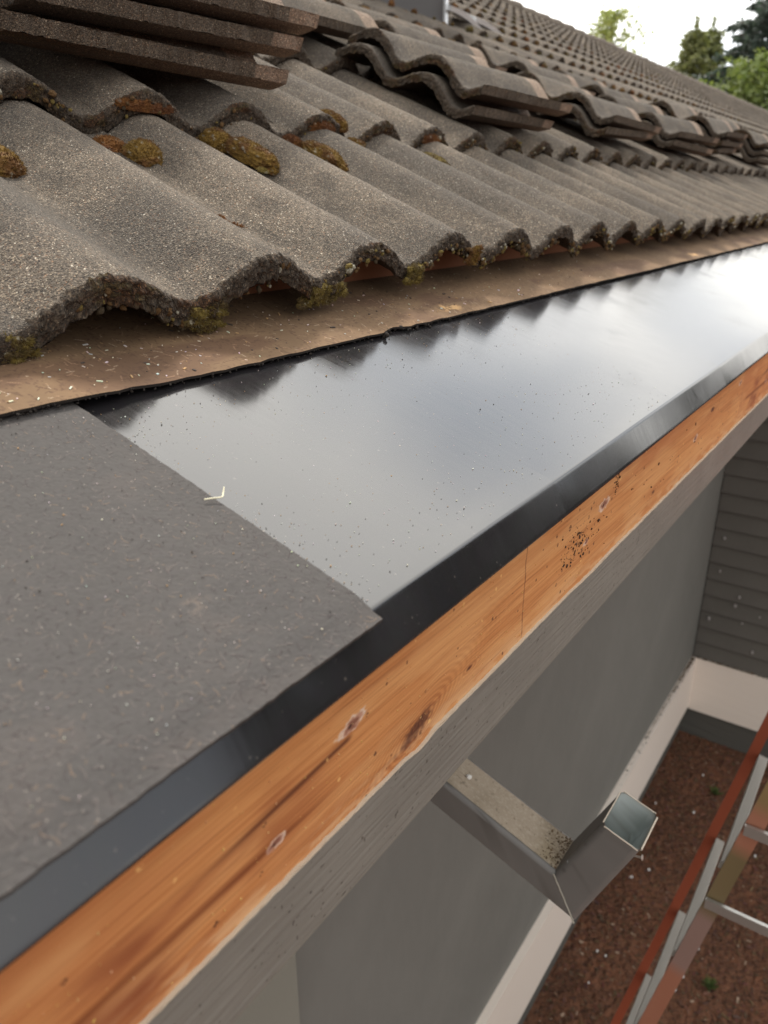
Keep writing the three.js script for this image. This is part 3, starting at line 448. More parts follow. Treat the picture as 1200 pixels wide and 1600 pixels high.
{
  const put = (k, x, s, h, rx, ry, rz, seed, pal, label, yaw = 0, tufts = 1400) => { const o = mesh('moss', mossGeo(rx, ry, rz, seed, pal, tufts), M.moss); o.scale.y = 0.82; if (k === 1) { x += 0.012; if (s > 0.2) s += 0.018; h += 0.025 * prof(x - X0) - (x < 0.6 ? 0.002 : -0.01) ; } o.position.copy(onTile(k, x, s, h)); o.rotation.set(TH, yaw, 0); return thing(o, 'moss_clump', label, 'moss', 'moss clumps on the tiles'); };
  put(1, 0.405, 0.245, T + 0.004, 0.02, 0.02, 0.03, 1, 0, 'olive moss clump at the left edge of the picture under the second course');
  put(1, 0.556, 0.292, T + 0.003, 0.022, 0.021, 0.02, 2, 1, 'rusty moss clump just below the second course, left of the big mossy roll');
  put(1, 0.572, 0.256, T + 0.006, 0.018, 0.022, 0.026, 3, 0, 'golden brown moss cushion nearest the left on the first tile course');
  put(1, 0.716, 0.3, T + 0.004, 0.02, 0.019, 0.022, 4, 0, 'small dark moss cushion tucked under the second course');
  put(1, 0.722, 0.248, T + 0.005, 0.019, 0.021, 0.042, 5, 0, 'long golden moss cushion running down the middle of the first course');
  put(1, 0.872, 0.262, T + 0.005, 0.021, 0.02, 0.04, 6, 0, 'long brown moss cushion right of the golden one');
  put(1, 0.865, 0.312, T + 0.003, 0.017, 0.017, 0.016, 61, 1, 'short moss lump under the second course, above the long brown cushion');
  put(1, 1.17, 0.27, T + 0.004, 0.023, 0.02, 0.038, 7, 2, 'yellow green moss cushion at the right of the first course');
  put(1, 0.553, 0.112, T + 0.006, 0.007, 0.005, 0.014, 8, 1, 'little orange moss patch on the flank of the near roll', 0.5, 500);
  put(1, 0.545, 0.128, T + 0.008, 0.005, 0.004, 0.006, 81, 1, 'tiny orange moss speck above the little orange patch', 0.5, 250);
  put(1, 0.66, 0.19, T + 0.004, 0.006, 0.003, 0.006, 82, 2, 'tiny pale green moss speck alone on the first course', 0.2, 200);
  put(2, 0.99, 0.022, T + 0.016, 0.018, 0.018, 0.03, 9, 0, 'oval golden moss cushion on the lip of the second course');
  put(2, 0.637, 0.003, T + 0.014, 0.04, 0.012, 0.007, 10, 1, 'rust coloured moss filling the roll end of the second course');
  put(2, 0.945, 0.0, T + 0.012, 0.03, 0.014, 0.008, 11, 1, 'rusty moss on the roll end beside the oval cushion');
  put(2, 1.247, 0.004, T + 0.01, 0.032, 0.016, 0.01, 12, 1, 'rusty moss on the roll end below the second stack');
  put(2, 1.02, -0.004, T - 0.006, 0.03, 0.012, 0.012, 13, 0, 'flat olive moss hanging from the second course valley');
  const patch = (x, w, hgt, h0, n, seed, pal, label) => {      // grainy growth clinging to a tile's cut edge
    const R = rng(seed), parts = []; for (let i = 0; i < n; i++) { const a = 0.0016 + 0.0026 * R(), g = mossGeo(a * 1.3, a, a, seed * 7 + i, pal, 40, 4), dx = (R() + R() - 1) * w; g.rotateX(R() * 3); g.translate(dx, (R() - 0.5) * hgt + h0, 0.0012 + 0.002 * R()); parts.push(g); }
    const o = mesh('moss', mergeGeometries(parts), M.moss); o.position.copy(onTile(1, x, 0, 0.025 * prof(x - X0) + (x < 0.5 ? -0.004 : x < 0.6 ? 0.003 : 0.012))); o.rotation.x = TH; thing(o, 'moss_clump', label, 'moss', 'moss clumps on the tiles'); };
  patch(0.425, 0.022, 0.02, 0.009, 60, 14, 2, 'green moss hanging from the eave tile edge beside the near arch');
  patch(0.268, 0.014, 0.016, 0.01, 30, 15, 2, 'green moss on the eave tile edge at the left picture border');
  patch(0.57, 0.035, 0.016, 0.009, 70, 16, 2, 'dull green moss along the eave edge above the batten gap');
  patch(0.722, 0.02, 0.018, 0.008, 40, 17, 2, 'green moss drip on the eave edge right of the batten gap');
  patch(0.84, 0.014, 0.02, 0.012, 36, 18, 0, 'yellow moss tuft on the eave edge farther right');
  put(4, 1.36, 0.0, T + 0.004, 0.024, 0.026, 0.022, 19, 0, 'round brown moss ball on the fourth course behind the nearest stack');
  { const R = rng(131), d = new THREE.Object3D(), lo = new THREE.IcosahedronGeometry(1, 2); const p = lo.attributes.position; for (let i = 0; i < p.count; i++) { const n = 0.7 + 0.6 * noise3(p.getX(i) * 3, p.getY(i) * 3, p.getZ(i) * 3); p.setXYZ(i, p.getX(i) * n, p.getY(i) * n, p.getZ(i) * n); } lo.computeVertexNormals();
    const im = new THREE.InstancedMesh(lo, std({ roughness: 1 }), 2600); im.name = 'moss_crumbs'; im.userData = { kind: 'stuff', label: 'fine brown moss crumbs along the tile edges', category: 'moss' };
    for (let i = 0; i < 2600; i++) { const k = R() < 0.4 ? 1 : 2 + Math.floor(R() * 2), clump = Math.floor(R() * 40), x = 0.3 + 0.1 * clump * 0.7 + (hash3(clump, k, 3) - 0.5) * 0.1 + (R() + R() - 1) * 0.04, pr = A * prof(x - X0), nose = k === 1 || R() < 0.6, q = 0.0009 + 0.0026 * R() * R();
      if (nose) d.position.copy(onTile(k, x, -0.001, k === 1 ? pr * 0.75 + R() * 0.014 + (x < 0.5 ? 0 : 0.012) : pr + R() * T * 0.9)); else d.position.copy(onTile(k - 1, x, 0.335 - 0.05 * R() * R(), k === 2 ? pr * 0.75 + 0.024 : pr + T + 0.001));
      d.rotation.set(R() * 6, R() * 6, R() * 6); d.scale.set(q * 1.4, q, q); d.updateMatrix(); im.setMatrixAt(i, d.matrix); const t = R(); im.setColorAt(i, t < 0.4 ? rgb(0.1, 0.055, 0.02) : t < 0.7 ? rgb(0.05, 0.035, 0.018) : t < 0.9 ? rgb(0.15, 0.11, 0.03) : rgb(0.3, 0.28, 0.22)); }
    im.castShadow = im.receiveShadow = true; scene.add(im); }
  // smaller cushions on the courses above, too many to tell apart
  const R = rng(31), base = [0, 1], d = new THREE.Object3D();
  base.forEach((b, v) => { const lo = new THREE.IcosahedronGeometry(1, 5); const p = lo.attributes.position; for (let i = 0; i < p.count; i++) { const n = 0.75 + 0.5 * fbm(p.getX(i) * 2 + v * 7, p.getY(i) * 2, p.getZ(i) * 2, 3); p.setXYZ(i, p.getX(i) * n, p.getY(i) * n, p.getZ(i) * n); } lo.computeVertexNormals(); paint(lo, (x, y, z) => mix3([0.13, 0.07, 0.02], [0.05, 0.03, 0.012], step(0.35, 0.65, fbm(x * 3, y * 3, z * 3 + v, 3))));
    const im = new THREE.InstancedMesh(lo, M.moss, 620); for (let i = 0; i < 620; i++) { const k = 4 + Math.floor(R() * 8), j = Math.floor(R() * R() * 60) + (k - 4), crest = R() < 0.55; d.position.copy(onTile(k, 0.335 + PITCH * (j + 4) + (crest ? 0 : 0.076) + (R() - 0.5) * 0.03, crest ? -0.002 : -0.012, crest ? T + 0.012 : T - 0.006)); d.rotation.set(R() * 6, R() * 6, R() * 6); const q = 0.005 + 0.01 * R(); d.scale.set(q * 1.4, q, q * 1.2); d.updateMatrix(); im.setMatrixAt(i, d.matrix); im.setColorAt(i, rgb(0.7 + 0.6 * R(), 0.75 + R() * 0.4, 0.8)); }
    im.userData.kind = 'stuff'; im.userData.label = v ? 'rusty moss dots along the upper tile courses' : 'dark moss dots along the upper tile courses'; im.userData.category = 'moss'; im.name = numbered('moss_growth'); im.castShadow = true; scene.add(im); });
}

// ------------------------------------------------------------------ downspout left hanging below the eave
{
  const x0 = 0.78, w = 0.076, I = [-0.064, -0.671], O = [-0.028, -0.740], ol = [-0.008, -0.553], orr = [0.043, -0.57];
  const dir = [(-0.246 - I[0]), (-0.604 - I[1])], toWall = (p) => { const t = (-0.5 - p[0]) / dir[0]; return [-0.5, p[1] + dir[1] * t]; };
  const g = new THREE.Group(); thing(g, 'downspout', 'grey square downspout elbow with an open upturned end below the eave', 'downspout');
  function tube(a0, b0, a1, b1, off, n = 10, rag = 0) {   // between edge pairs (inner a, outer b) at two stations
    const prof = []; const r = 0.0095, D = Math.hypot(a1[0] - b1[0], a1[1] - b1[1]);
    const cs = [[r, r, Math.PI], [D - r, r, -Math.PI / 2], [D - r, w - r, 0], [r, w - r, Math.PI / 2]];   // a runs 0..D, b runs 0..w
    for (const [ca, cb, st] of cs) for (let q = 0; q <= 4; q++) { const t = st + q / 4 * Math.PI / 2; prof.push([(ca + (r - off) * Math.cos(t)) / D, cb + (r - off) * Math.sin(t)]); }
    prof.push(prof[0]);
    return grid(prof.length - 1, n, (u, v) => { const [a, b] = prof[Math.round(u * (prof.length - 1))], e = rag && v > 0.999 ? rag * (noise3(u * 40, 3, 1) - 0.5) : 0, vv = v + e, A0 = [mix(a0[0], a1[0], vv), mix(a0[1], a1[1], vv)], B0 = [mix(b0[0], b1[0], vv), mix(b0[1], b1[1], vv)]; return [x0 + b, mix(A0[1], B0[1], a), mix(A0[0], B0[0], a)]; });
  }
  const grey = std({ vertexColors: true, roughness: 0.55 });
  const paintG = (gg) => { return paint(gg, (x, y, z, i) => { const f = fbm(x * 40, y * 40, z * 40, 4), f2 = fbm(x * 160, y * 160, z * 160, 3); let c = mix3([0.165, 0.158, 0.15], [0.21, 0.2, 0.19], f); return mix3(c, [0.07, 0.06, 0.05], 0.6 * step(0.66, 0.76, f2)); }); };
  const iw = toWall(I), ow = toWall(O);
  const run = mesh('pipe_run', paintG(tube(iw, ow, I, O, 0, 30)), grey, g); run.material.side = THREE.DoubleSide;
  // tan dirt film on the upper face of the run, with a raised lock seam down its middle
  const nrmU = [-dir[1], dir[0]].map(v => v / Math.hypot(...dir)); if (nrmU[1] < 0) { nrmU[0] *= -1; nrmU[1] *= -1; }
  const top = paint(grid(70, 320, (u, v) => { const z = mix(I[0], iw[0], v), y = mix(I[1], iw[1], v), h = 0.0006 + 0.0004 * noise3(u * 60, v * 200, 1) + 0.0016 * Math.exp(-(((u - 0.45) / 0.03) ** 2)); return [x0 + 0.0075 + (w - 0.015) * u, y + nrmU[1] * h, z + nrmU[0] * h]; }), (x, y, z) => { const f = fbm(x * 30, z * 22, 3, 4), f2 = fbm(x * 240, z * 240, 5, 3); let c = mix3([0.25, 0.2, 0.14], [0.38, 0.31, 0.235], step(0.3, 0.7, f)); c = mix3(c, [0.5, 0.43, 0.34], 0.5 * step(0.5, 0.75, fbm(x * 500, z * 500, 1, 3))); c = mix3(c, [0.24, 0.19, 0.1], 0.7 * step(-0.11, -0.07, z) * step(0.4, 0.6, f)); return mix3(c, [0.12, 0.09, 0.06], 0.6 * step(0.72, 0.8, f2)); });
  mesh('dirt_film', top, std({ vertexColors: true, roughness: 0.85, side: THREE.DoubleSide }), run);
  const leg = mesh('outlet_leg', paintG(tube(I, O, ol, orr, 0, 24, 0.012)), grey, g);
  const inside = std({ vertexColors: true, roughness: 0.45, side: THREE.DoubleSide });
  mesh('lit_outlet_lining', paint(tube(I, O, ol, orr, 0.0012, 24, 0.012), (x, y, z) => { const f = fbm(x * 50, y * 50, z * 50, 4); let c = mix3([0.36, 0.4, 0.39], [0.62, 0.66, 0.65], step(0.3, 0.7, f)); return mix3(c, [0.16, 0.12, 0.07], 0.5 * step(0.55, 0.7, fbm(x * 120, y * 120, z * 120, 3))); }), inside, leg);  // lining colour lightened to stand for daylight reaching into the outlet
  mesh('lit_bend_floor', (() => { const gg = grid(10, 10, (u, v) => { const a = mix(0.06, 0.94, u); return [x0 + 0.002 + (w - 0.004) * v, mix(I[1], O[1], a) + 0.034, mix(I[0], O[0], a) + 0.014]; }); return paint(gg, (x, y, z) => { const f = fbm(x * 60, y * 60, z * 60, 4); return mix3([0.5, 0.56, 0.55], [0.75, 0.8, 0.8], f); }); })(), inside, leg);  // plate raised in the bend, its pale colour stands for daylight falling inside
  // pale cut rim, mitre seam and screw
  const rim = [];
  { const a = ol, b = orr, cs = [[a, 0], [b, 0], [b, w], [a, w]]; for (let q = 0; q < 4; q++) { const [p, xa] = cs[q], [r2, xb] = cs[(q + 1) % 4]; const pts = []; for (let t = 0; t <= 10; t++) { const f = mix(0.06, 0.94, t / 10); pts.push(new THREE.Vector3(x0 + mix(xa, xb, f), mix(p[1], r2[1], f) + 0.0006 * (hash3(t, q, 3) - 0.5), mix(p[0], r2[0], f))); } rim.push(new THREE.TubeGeometry(new THREE.CatmullRomCurve3(pts), 20, 0.0009 + (q === 1 ? 0.0004 : 0), 6)); } }
  mesh('cut_rim', mergeGeometries(rim), std({ color: rgb(0.6, 0.52, 0.42), roughness: 0.7 }), leg);
  const seam = []; for (const xs of [x0 - 0.0006]) { const pts = []; for (let t = 0; t <= 12; t++) pts.push(new THREE.Vector3(xs, mix(I[1], O[1], t / 12) + 0.0015 * (hash3(t, 1, 5) - 0.5), mix(I[0], O[0], t / 12))); seam.push(new THREE.TubeGeometry(new THREE.CatmullRomCurve3(pts), 30, 0.0011, 6)); }
  mesh('mitre_seam', mergeGeometries(seam), std({ color: rgb(0.42, 0.4, 0.34), roughness: 0.5 }), g);
  const sc = new THREE.Group(); sc.name = 'screw'; g.add(sc); const sg = new THREE.LatheGeometry([[0, 0.001], [0.003, 0.0008], [0.0042, 0], [0.0015, -0.001], [0.0012, -0.012], [0, -0.014]].map(p => new THREE.Vector2(...p)), 12); const sm1 = mesh('screw_head', sg, std({ color: rgb(0.6, 0.55, 0.5), metalness: 0.7, roughness: 0.35 }), sc); sm1.rotation.x = 1.3; sm1.position.set(x0 + 0.02, -0.596, 0.0425);
  // little drip of white sealant on the run
  const blob = new THREE.IcosahedronGeometry(0.0042, 5); { const p = blob.attributes.position; for (let i = 0; i < p.count; i++) { const n = 0.8 + 0.5 * noise3(p.getX(i) * 400, p.getY(i) * 400, p.getZ(i) * 400); p.setXYZ(i, p.getX(i) * n, p.getY(i) * n * 0.7, p.getZ(i) * n); } blob.computeVertexNormals(); }
  const bl = mesh('sealant_blob', blob, std({ color: rgb(0.8, 0.78, 0.74), roughness: 0.5 }), run); { const t = 0.36; bl.position.set(x0 + w * 0.52, mix(I[1], iw[1], t) + 0.003, mix(I[0], iw[0], t)); }
}

// ------------------------------------------------------------------ orange stepladder standing below
{
  const g = new THREE.Group(); thing(g, 'stepladder', 'orange fibreglass stepladder with metal rungs standing on the soil', 'ladder');
  const lean = 10.5 * Math.PI / 180, zy = y => 0.0 + Math.tan(lean) * (y + 1.411), top = -0.35;
  const fib = std({ vertexColors: true, roughness: 0.6 }), rungMat = std({ color: rgb(0.34, 0.32, 0.29), metalness: 0.3, roughness: 0.6 }), alu = std({ color: rgb(0.52, 0.52, 0.5), metalness: 0.75, roughness: 0.38 });
  const rail = (name, x, sgn, band, dz, hw = 0.012) => {   // C channel leaning in the y-z plane
    const H = (top + 2.72) / Math.cos(lean), sh = new THREE.Shape(); [[-hw, 0], [hw, 0], [hw, 0.014], [hw - 0.004, 0.014], [hw - 0.004, 0.004], [0.004 - hw, 0.004], [0.004 - hw, 0.014], [-hw, 0.014]].forEach((p, i) => i ? sh.lineTo(...p) : sh.moveTo(...p));
    const e = new THREE.ExtrudeGeometry(sh, { depth: H, bevelEnabled: false, steps: 60 });   // shape x -> z, shape y -> x, depth -> up
    e.applyMatrix4(new THREE.Matrix4().makeBasis(new THREE.Vector3(0, 0, 1), new THREE.Vector3(1, 0, 0), new THREE.Vector3(0, 1, 0)));
    paint(e, (X, Y, Z) => { const f = fbm(X * 30, Y * 6, Z * 30, 4); return band(Y - 2.72, f); });
    const m = mesh(name, e, fib, g); m.rotation.x = sgn * lean; m.scale.x = band.flip ? -1 : 1; m.position.set(x, -2.72, (sgn > 0 ? zy(-2.72) : 2 * zy(top) - zy(-2.72) + 0.05) + dz); return m;
  };
  const orange = (y, f) => mix3([0.3, 0.06, 0.024], [0.38, 0.095, 0.045], f);
  const worn = (y, f) => { let c = mix3([0.36, 0.13, 0.075], [0.42, 0.19, 0.12], f); if (y > -1.2 && y < -1.0) c = mix3([0.16, 0.12, 0.055], [0.22, 0.16, 0.08], f); if (y > -1.42 && y < -1.2) c = mix3([0.27, 0.17, 0.14], [0.33, 0.21, 0.18], f); if (y > -0.9) c = mix3([0.2, 0.15, 0.06], [0.3, 0.2, 0.09], f); return c; };
  rail('rear_rail', 1.785, 1, orange, 0.008); const nr = rail('rear_rail', 1.38, 1, worn, 0.045, 0.017); nr.userData.label = 'worn pinkish brown rail nearest the camera';
  rail('front_rail', 1.785, -1, orange, 0); rail('front_rail', 1.38, -1, orange, 0);
  for (let i = -2; i < 6; i++) { const y = -1.1 - 0.3005 * i, z = zy(y) + 0.02; if (y > top - 0.05) continue; const sh = mergeGeometries([new THREE.BoxGeometry(0.4, 0.018, 0.022), ...[-0.009, -0.003, 0.003, 0.009].map(q => new THREE.BoxGeometry(0.4, 0.003, 0.0025).translate(0, 0.0105, q * 0.9))]); const m = mesh('rung', sh, rungMat, g); m.position.set(1.585, y, z + 0.012); m.rotation.x = lean; }
  for (let i = 0; i < 7; i++) { const y = -0.62 - 0.305 * i, z = 2 * zy(top) - zy(y) + 0.05; mesh('step', box(1.385, 1.78, y - 0.012, y + 0.012, z - 0.045, z + 0.045), alu, g); }
  for (const y of [-1.2, -0.975]) { const z = zy(y), z2 = 2 * zy(top) - zy(y) + 0.05; mesh('spreader_bar', box(1.368, 1.376, y - 0.012, y + 0.012, z + 0.03, z2), alu, g); }
  mesh('top_cap', new THREE.BoxGeometry(0.5, 0.06, 0.2).translate(1.58, top + 0.02, zy(top) + 0.04), std({ color: rgb(0.4, 0.08, 0.03), roughness: 0.5 }), g);
}

// ------------------------------------------------------------------ debris
function scatter(name, label, category, count, geo, material, place, color, parent) {
  const im = new THREE.InstancedMesh(geo, material, count), d = new THREE.Object3D(); im.castShadow = im.receiveShadow = true;
  for (let i = 0; i < count; i++) { place(d, i); d.updateMatrix(); im.setMatrixAt(i, d.matrix); im.setColorAt(i, color(i)); }
  im.name = numbered(name); im.userData.kind = 'stuff'; if (label) { im.userData.label = label; im.userData.category = category; } (parent || scene).add(im); return im;
}
{
  const R = rng(55), rock = new THREE.IcosahedronGeometry(1, 0), chip = new THREE.BoxGeometry(1, 1, 1), grit = std({ roughness: 0.95 });
  const tone = () => { const q = R(); return q < 0.5 ? rgb(0.5 + 0.2 * R(), 0.46 + 0.2 * R(), 0.4 + 0.18 * R()) : q < 0.75 ? rgb(0.4, 0.25, 0.12) : rgb(0.05, 0.04, 0.035); };
  scatter('flashing_grit', 'fine pale grit scattered over the metal flashing and dark sheet', 'grit', 1300, rock, grit, d => {
    const onSheet = R() < 0.3; let x, u; if (onSheet) { x = 0.27 - R() * 0.26; u = R() * 0.225; } else { x = 0.275 + 0.55 * Math.pow(R(), 1.8); u = 0.004 + R() * 0.222; }
    const q = 0.00022 + 0.0006 * R() * R() * R() * R(); d.position.set(...onFl(x, u, (onSheet ? 0.0052 : 0.0002) + q * 0.6)); d.scale.set(q * (1 + R()), q, q); d.rotation.set(R() * 6, R() * 6, R() * 6);
  }, tone);
  scatter('sawdust', 'golden sawdust specks clinging to the bare timber board', 'sawdust', 260, rock, grit, d => { const x = 0.05 + 0.55 * R(), y = -0.04 - 0.08 * R(), q = 0.0002 + 0.0004 * R() * R(); d.position.set(x, y, -0.0028); d.scale.set(q * (1 + R()), q, q * 0.7); d.rotation.set(R(), R(), R() * 6); }, () => rgb(0.75, 0.42 + 0.15 * R(), 0.14 + 0.1 * R()));
  scatter('fascia_crumbs', 'dark dirt crumbs stuck to the bare timber near the middle of the board', 'dirt', 120, rock, grit, d => { const c = R(), g1 = R() + R() + R() - 1.5, g2 = R() + R() + R() - 1.5, q = 0.0004 + 0.0018 * R() * R() * R(); const [cx, cy, wx, wy] = c < 0.6 ? [0.575, -0.081, 0.042, 0.016] : c < 0.8 ? [0.66, -0.052, 0.008, 0.012] : [0.7, -0.08, 0.25, 0.025]; d.position.set(cx + g1 * wx, cy + g2 * wy, -0.0027); d.scale.set(q * (1 + R()), q, q * 0.6); d.rotation.set(R(), R(), R() * 6); }, () => { const k = R(); return rgb(0.04 + 0.06 * k, 0.025 + 0.035 * k, 0.018 + 0.02 * k); });
  scatter('underlay_litter', 'small crumbs lying on the brown underlay strip', 'litter', 260, chip, grit, d => { const x = 0.2 + 1.3 * R() * R(), u = 0.236 + R() * 0.09, q = 0.0005 + 0.0012 * R() * R(); d.position.set(...onFl(x, u, mix(0.0052, 0.0102, step(0.36, 0.272, x)))); d.scale.set(q * (1 + 3 * R()), q * 0.6, q); d.rotation.set(FS, R() * 6, 0); }, tone);
  // ground mulch
  scatter('bark_mulch', 'dark brown bark chips and soil crumbs covering the ground', 'mulch', 60000, chip, grit, d => { const x = 0.6 + 4.2 * R(), z = -0.5 + 3.2 * R(), q = 0.003 + 0.011 * R() * R() * R(); d.position.set(x, -2.717, z); d.scale.set(q * (1 + 2 * R()), q * 0.4, q); d.rotation.set((R() - 0.5) * 0.9, R() * 6, (R() - 0.5) * 0.9); }, () => { const q = R(); return q < 0.85 ? rgb(0.09 + 0.06 * R(), 0.046 + 0.03 * R(), 0.028 + 0.018 * R()) : q < 0.97 ? rgb(0.15 + 0.06 * R(), 0.08 + 0.03 * R(), 0.048 + 0.02 * R()) : rgb(0.34, 0.24, 0.17); });
  scatter('foam_crumbs', 'white foam crumbs dotted over the brown soil', 'litter', 150, rock, grit, d => { const x = 0.8 + 3.6 * R(), z = -0.45 + 2.0 * R(), q = 0.003 + 0.006 * R(); d.position.set(x, -2.708, z); d.scale.set(q, q * 0.8, q); d.rotation.set(R() * 6, R() * 6, 0); }, () => rgb(0.75, 0.72, 0.7));
  scatter('siding_flecks', null, null, 34, rock, grit, d => { const y = -2.15 + 1.2 * R(), z = -0.47 + 0.6 * R(), q = 0.004 + 0.005 * R(); d.position.set(4.018, y, z); d.scale.set(q * 0.5, q * (1 + R()), q); d.rotation.set(0, 0, 0); }, () => rgb(0.32, 0.3, 0.29), house);
  const crumbTone = () => { const k = 0.5 + R(); return rgb(0.13 * k, 0.085 * k, 0.05 * k); };
  scatter('ledge_dirt', null, null, 700, rock, grit, d => { const q = 0.0015 + 0.0035 * R() * R(); if (R() < 0.55) { const x = 4.0 - 1.3 * R() * R(); d.position.set(x, -2.2 + q * 0.3, -0.494 + 0.02 * R() * R()); } else { d.position.set(4.02 - 0.008 * R(), -2.2 + q * 0.3, -0.48 + 1.2 * R() * R()); } d.scale.set(q * (1 + R()), q * 0.6, q); d.rotation.set(R() * 6, R() * 6, R() * 6); }, crumbTone, house);
  scatter('elbow_crumbs', null, null, 170, rock, grit, d => { const t = R() * R() * 0.035, a = Math.atan2(0.067, 0.182), q = 0.0005 + 0.0016 * R() * R(); d.position.set(0.787 + 0.062 * R(), -0.671 + t * Math.sin(a) + 0.0014, -0.064 - t * Math.cos(a) - 0.001); d.scale.set(q * (1 + R()), q * 0.7, q); d.rotation.set(R() * 6, R() * 6, R() * 6); }, crumbTone, scene.getObjectByName('downspout'));  // brown crumbs strewn along the inner crease to draw its dark line
  // little splinter of straw on the sheet's edge
  const st = (() => { const b = onFl(0.271, 0.106, 0.007), pts = [[-0.009, 0.001, -0.003], [-0.004, 0.0006, -0.001], [0, 0.0004, 0.001], [0.004, 0.0008, -0.002], [0.007, 0.003, -0.004]].map(p => new THREE.Vector3(b[0] + p[0], b[1] + p[1], b[2] + p[2])); return new THREE.TubeGeometry(new THREE.CatmullRomCurve3(pts), 24, 0.00045, 5); })();
  thing(mesh('s', st, std({ color: rgb(0.72, 0.68, 0.5), roughness: 0.9 })), 'straw_splinter', 'bent pale straw splinter at the dark sheet edge on the flashing', 'straw');
  // weeds
  const weed = (x, z, seed, label) => { const q = rng(seed), parts = []; for (let i = 0; i < 46; i++) { const a = q() * 6.28, l = 0.03 + 0.05 * q(), t = 0.3 + 0.9 * q(), w = 0.004 + 0.003 * q(); const gg = new THREE.BufferGeometry(); const d = [Math.cos(a) * Math.sin(t), Math.cos(t), Math.sin(a) * Math.sin(t)], s = [-Math.sin(a) * w, 0, Math.cos(a) * w], o = [(q() - 0.5) * 0.03, 0, (q() - 0.5) * 0.03]; gg.setAttribute('position', new THREE.Float32BufferAttribute([o[0] - s[0] * 0.3, 0, o[2] - s[2] * 0.3, o[0] + s[0] * 0.3, 0, o[2] + s[2] * 0.3, o[0] + d[0] * l * 0.6 + s[0], d[1] * l * 0.6, o[2] + d[2] * l * 0.6 + s[2], o[0] + d[0] * l * 0.6 - s[0], d[1] * l * 0.6, o[2] + d[2] * l * 0.6 - s[2], o[0] + d[0] * l, d[1] * l * 0.9, o[2] + d[2] * l], 3)); gg.setIndex([0, 1, 2, 0, 2, 3, 3, 2, 4]); gg.computeVertexNormals(); parts.push(gg); } const m = mesh('w', mergeGeometries(parts), std({ color: rgb(0.06, 0.09, 0.018), roughness: 0.9, side: THREE.DoubleSide })); m.scale.setScalar(0.65); m.position.set(x, -2.718, z); thing(m, 'weed', label, 'weed'); };
  weed(2.468, 0.044, 3, 'small green weed on the soil nearest the bottom edge'); weed(3.6, -0.2, 5, 'small green weed on the soil near the far wall corner');
}

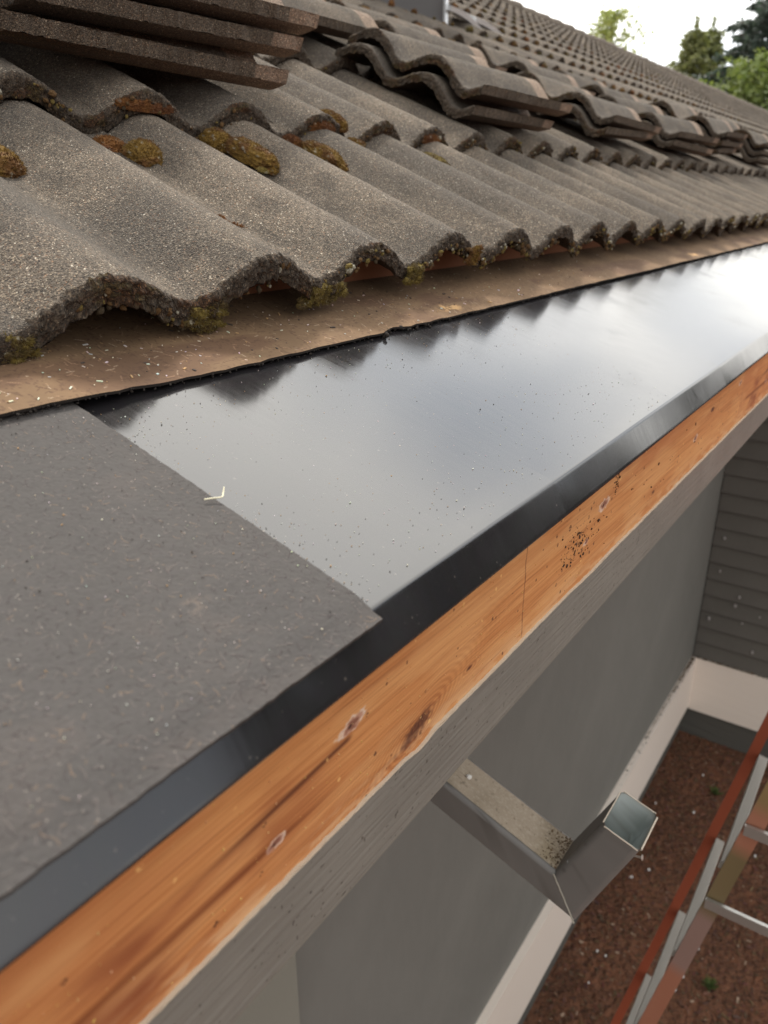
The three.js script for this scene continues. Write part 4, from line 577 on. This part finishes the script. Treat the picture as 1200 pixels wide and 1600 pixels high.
// ------------------------------------------------------------------ trees behind the house
function leafTree(name, label, pos, H, R0, n, seed, cols, conifer, leaf) {
  const g = new THREE.Group(), R = rng(seed); thing(g, name, label, 'tree'); g.position.set(...pos);
  const bark = std({ color: rgb(0.12, 0.09, 0.07), roughness: 1 });
  const tr = new THREE.CylinderGeometry(H * 0.004, H * 0.02, H * 0.96, 9, 8); tr.translate(0, H * 0.48, 0); const br = [tr];
  const P = [], C = [], N = conifer ? 90 : 46, tips = [];
  for (let i = 0; i < N; i++) {
    const t = conifer ? 0.1 + 0.89 * Math.sqrt((i + 0.5) / N) : 0.3 + 0.68 * (i + R()) / N, a = i * 2.4 + R(), len = conifer ? R0 * (1.05 - t) * (0.75 + 0.5 * R()) : R0 * Math.sin(Math.PI * clamp((t - 0.2) / 0.85)) * (0.5 + 0.6 * R()), y = t * H, dy = conifer ? (-0.25 + 0.3 * t) * len : len * (0.4 + 0.5 * R());
    const A0 = new THREE.Vector3(0, y, 0), B0 = new THREE.Vector3(Math.cos(a) * len, y + dy, Math.sin(a) * len), mid = A0.clone().lerp(B0, 0.5); mid.y += conifer ? 0.05 * len : 0.1 * len;
    const cur = new THREE.QuadraticBezierCurve3(A0, mid, B0); br.push(new THREE.TubeGeometry(cur, 5, 0.004 * H * (1.1 - t) + 0.01, 5));
    const cnt = Math.round(n / N * (conifer ? (0.35 + 1.4 * (1 - t)) : 1));
    for (let k = 0; k < cnt; k++) {
      const q = Math.pow(R(), 0.7), c = cur.getPoint(q), sp = conifer ? 0.16 * len * (1.15 - q) + 0.05 : 0.3 * len * q + 0.06; c.x += (R() - 0.5) * 2 * sp; c.y += (R() - 0.6) * sp * (conifer ? 1.3 : 2); c.z += (R() - 0.5) * 2 * sp;
      const l = leaf * (0.6 + 0.8 * R()), d = new THREE.Vector3(R() - 0.5, (R() - 0.5) * (conifer ? 0.7 : 1) - (conifer ? 0.25 : 0.1), R() - 0.5).normalize(), s = new THREE.Vector3(R() - 0.5, R() - 0.5, R() - 0.5).cross(d).normalize().multiplyScalar(l * (conifer ? 0.22 : 0.4)), e = c.clone().addScaledVector(d, l), m = c.clone().addScaledVector(d, l * 0.5);
      P.push(...c.toArray(), ...m.clone().add(s).toArray(), ...e.toArray(), ...c.toArray(), ...e.toArray(), ...m.clone().sub(s).toArray());
      const col = mix3(cols[0], cols[1], R()); for (let z = 0; z < 6; z++) C.push(...col);
    }
  }
  if (conifer) for (let k = 0; k < 170; k++) {   // slim leader shoot at the tip
    const q = R(), c = new THREE.Vector3((R() - 0.5) * 0.3 * (1.05 - q), H * 0.9 + q * (H * 0.1 + 0.3), (R() - 0.5) * 0.3 * (1.05 - q)), l = leaf * (0.5 + 0.5 * R()), d = new THREE.Vector3(R() - 0.5, 0.1 + 0.5 * R(), R() - 0.5).normalize(), s = new THREE.Vector3(R() - 0.5, R() - 0.5, R() - 0.5).cross(d).normalize().multiplyScalar(l * 0.2), e = c.clone().addScaledVector(d, l), m = c.clone().addScaledVector(d, l * 0.5);
    P.push(...c.toArray(), ...m.clone().add(s).toArray(), ...e.toArray(), ...c.toArray(), ...e.toArray(), ...m.clone().sub(s).toArray()); const col = mix3(cols[0], cols[1], R()); for (let z = 0; z < 6; z++) C.push(...col);
  }
  mesh('trunk', mergeGeometries(br.map(b => b.toNonIndexed())), bark, g);
  const cg = new THREE.BufferGeometry(); cg.setAttribute('position', new THREE.Float32BufferAttribute(P, 3)); cg.setAttribute('color', new THREE.Float32BufferAttribute(C, 3)); cg.computeVertexNormals();
  mesh('crown', cg, new THREE.MeshPhysicalMaterial({ vertexColors: true, roughness: 0.9, side: THREE.DoubleSide, transmission: 0.45, thickness: 0 }), g);
}
{
  const at = (dx, dz, dist) => [dx * dist, -2.72, 0.2 + dz * dist], topY = (e, dist) => 0.19 + e * dist + 2.72;
  leafTree('birch_tree', 'thin pale green birch top standing alone above the ridge', at(0.936, -0.352, 42), topY(0.186, 42), 2.2, 5200, 11, [[0.3, 0.36, 0.09], [0.42, 0.46, 0.14]], false, 0.15);
  leafTree('conifer_tree', 'olive green conifer with a pointed top behind the ridge', at(0.9635, -0.268, 36), topY(0.166, 36), 3.7, 15000, 12, [[0.17, 0.2, 0.06], [0.33, 0.35, 0.11]], true, 0.2);
  leafTree('conifer_tree', 'olive green conifer twin just right of the first pointed top', at(0.968, -0.252, 37), topY(0.165, 37), 3.7, 15000, 13, [[0.16, 0.19, 0.06], [0.3, 0.33, 0.1]], true, 0.2);
  leafTree('fir_tree', 'tall dark green fir at the top right corner', at(0.981, -0.196, 34), topY(0.235, 34), 5.0, 26000, 14, [[0.045, 0.075, 0.055], [0.09, 0.13, 0.09]], true, 0.24);
  leafTree('leafy_tree', 'bright yellow green leafy tree at the right edge below the dark fir', at(0.981, -0.195, 27), topY(0.125, 27), 2.0, 16000, 15, [[0.13, 0.19, 0.03], [0.22, 0.27, 0.06]], false, 0.15);
  leafTree('conifer_tree', 'low dark conifer filling the gap between the twin conifers and the fir', at(0.974, -0.226, 39), topY(0.128, 39), 4.5, 14000, 16, [[0.06, 0.08, 0.025], [0.12, 0.14, 0.045]], true, 0.22);
  // trees of the garden in front of the eave, mirrored dark in the lip of the flashing
  [[17, 25, 4.9, 3.2, 'farthest'], [25, 24, 5.4, 3.2, 'fifth'], [32, 20, 7.6, 3.4, 'fourth'], [39, 20, 9.2, 3.6, 'third'], [47, 19, 8.8, 3.6, 'second'], [55, 20, 7.6, 3.2, 'nearest']].forEach(([az, d, h, r0, w], i) => { const a = az * Math.PI / 180; leafTree('garden_conifer', `dark garden conifer outside the picture, ${w} along the lawn edge`, [d * Math.cos(a), -2.72, d * Math.sin(a)], h, r0, 12000, 40 + i, [[0.03, 0.04, 0.02], [0.06, 0.075, 0.035]], true, 0.42); });
}

// ------------------------------------------------------------------ render
const renderer = new THREE.WebGLRenderer({ antialias: true });
renderer.toneMapping = THREE.LinearToneMapping;
renderer.toneMappingExposure = EXPOSURE;
renderer.shadowMap.enabled = true;
renderer.render(scene, camera);
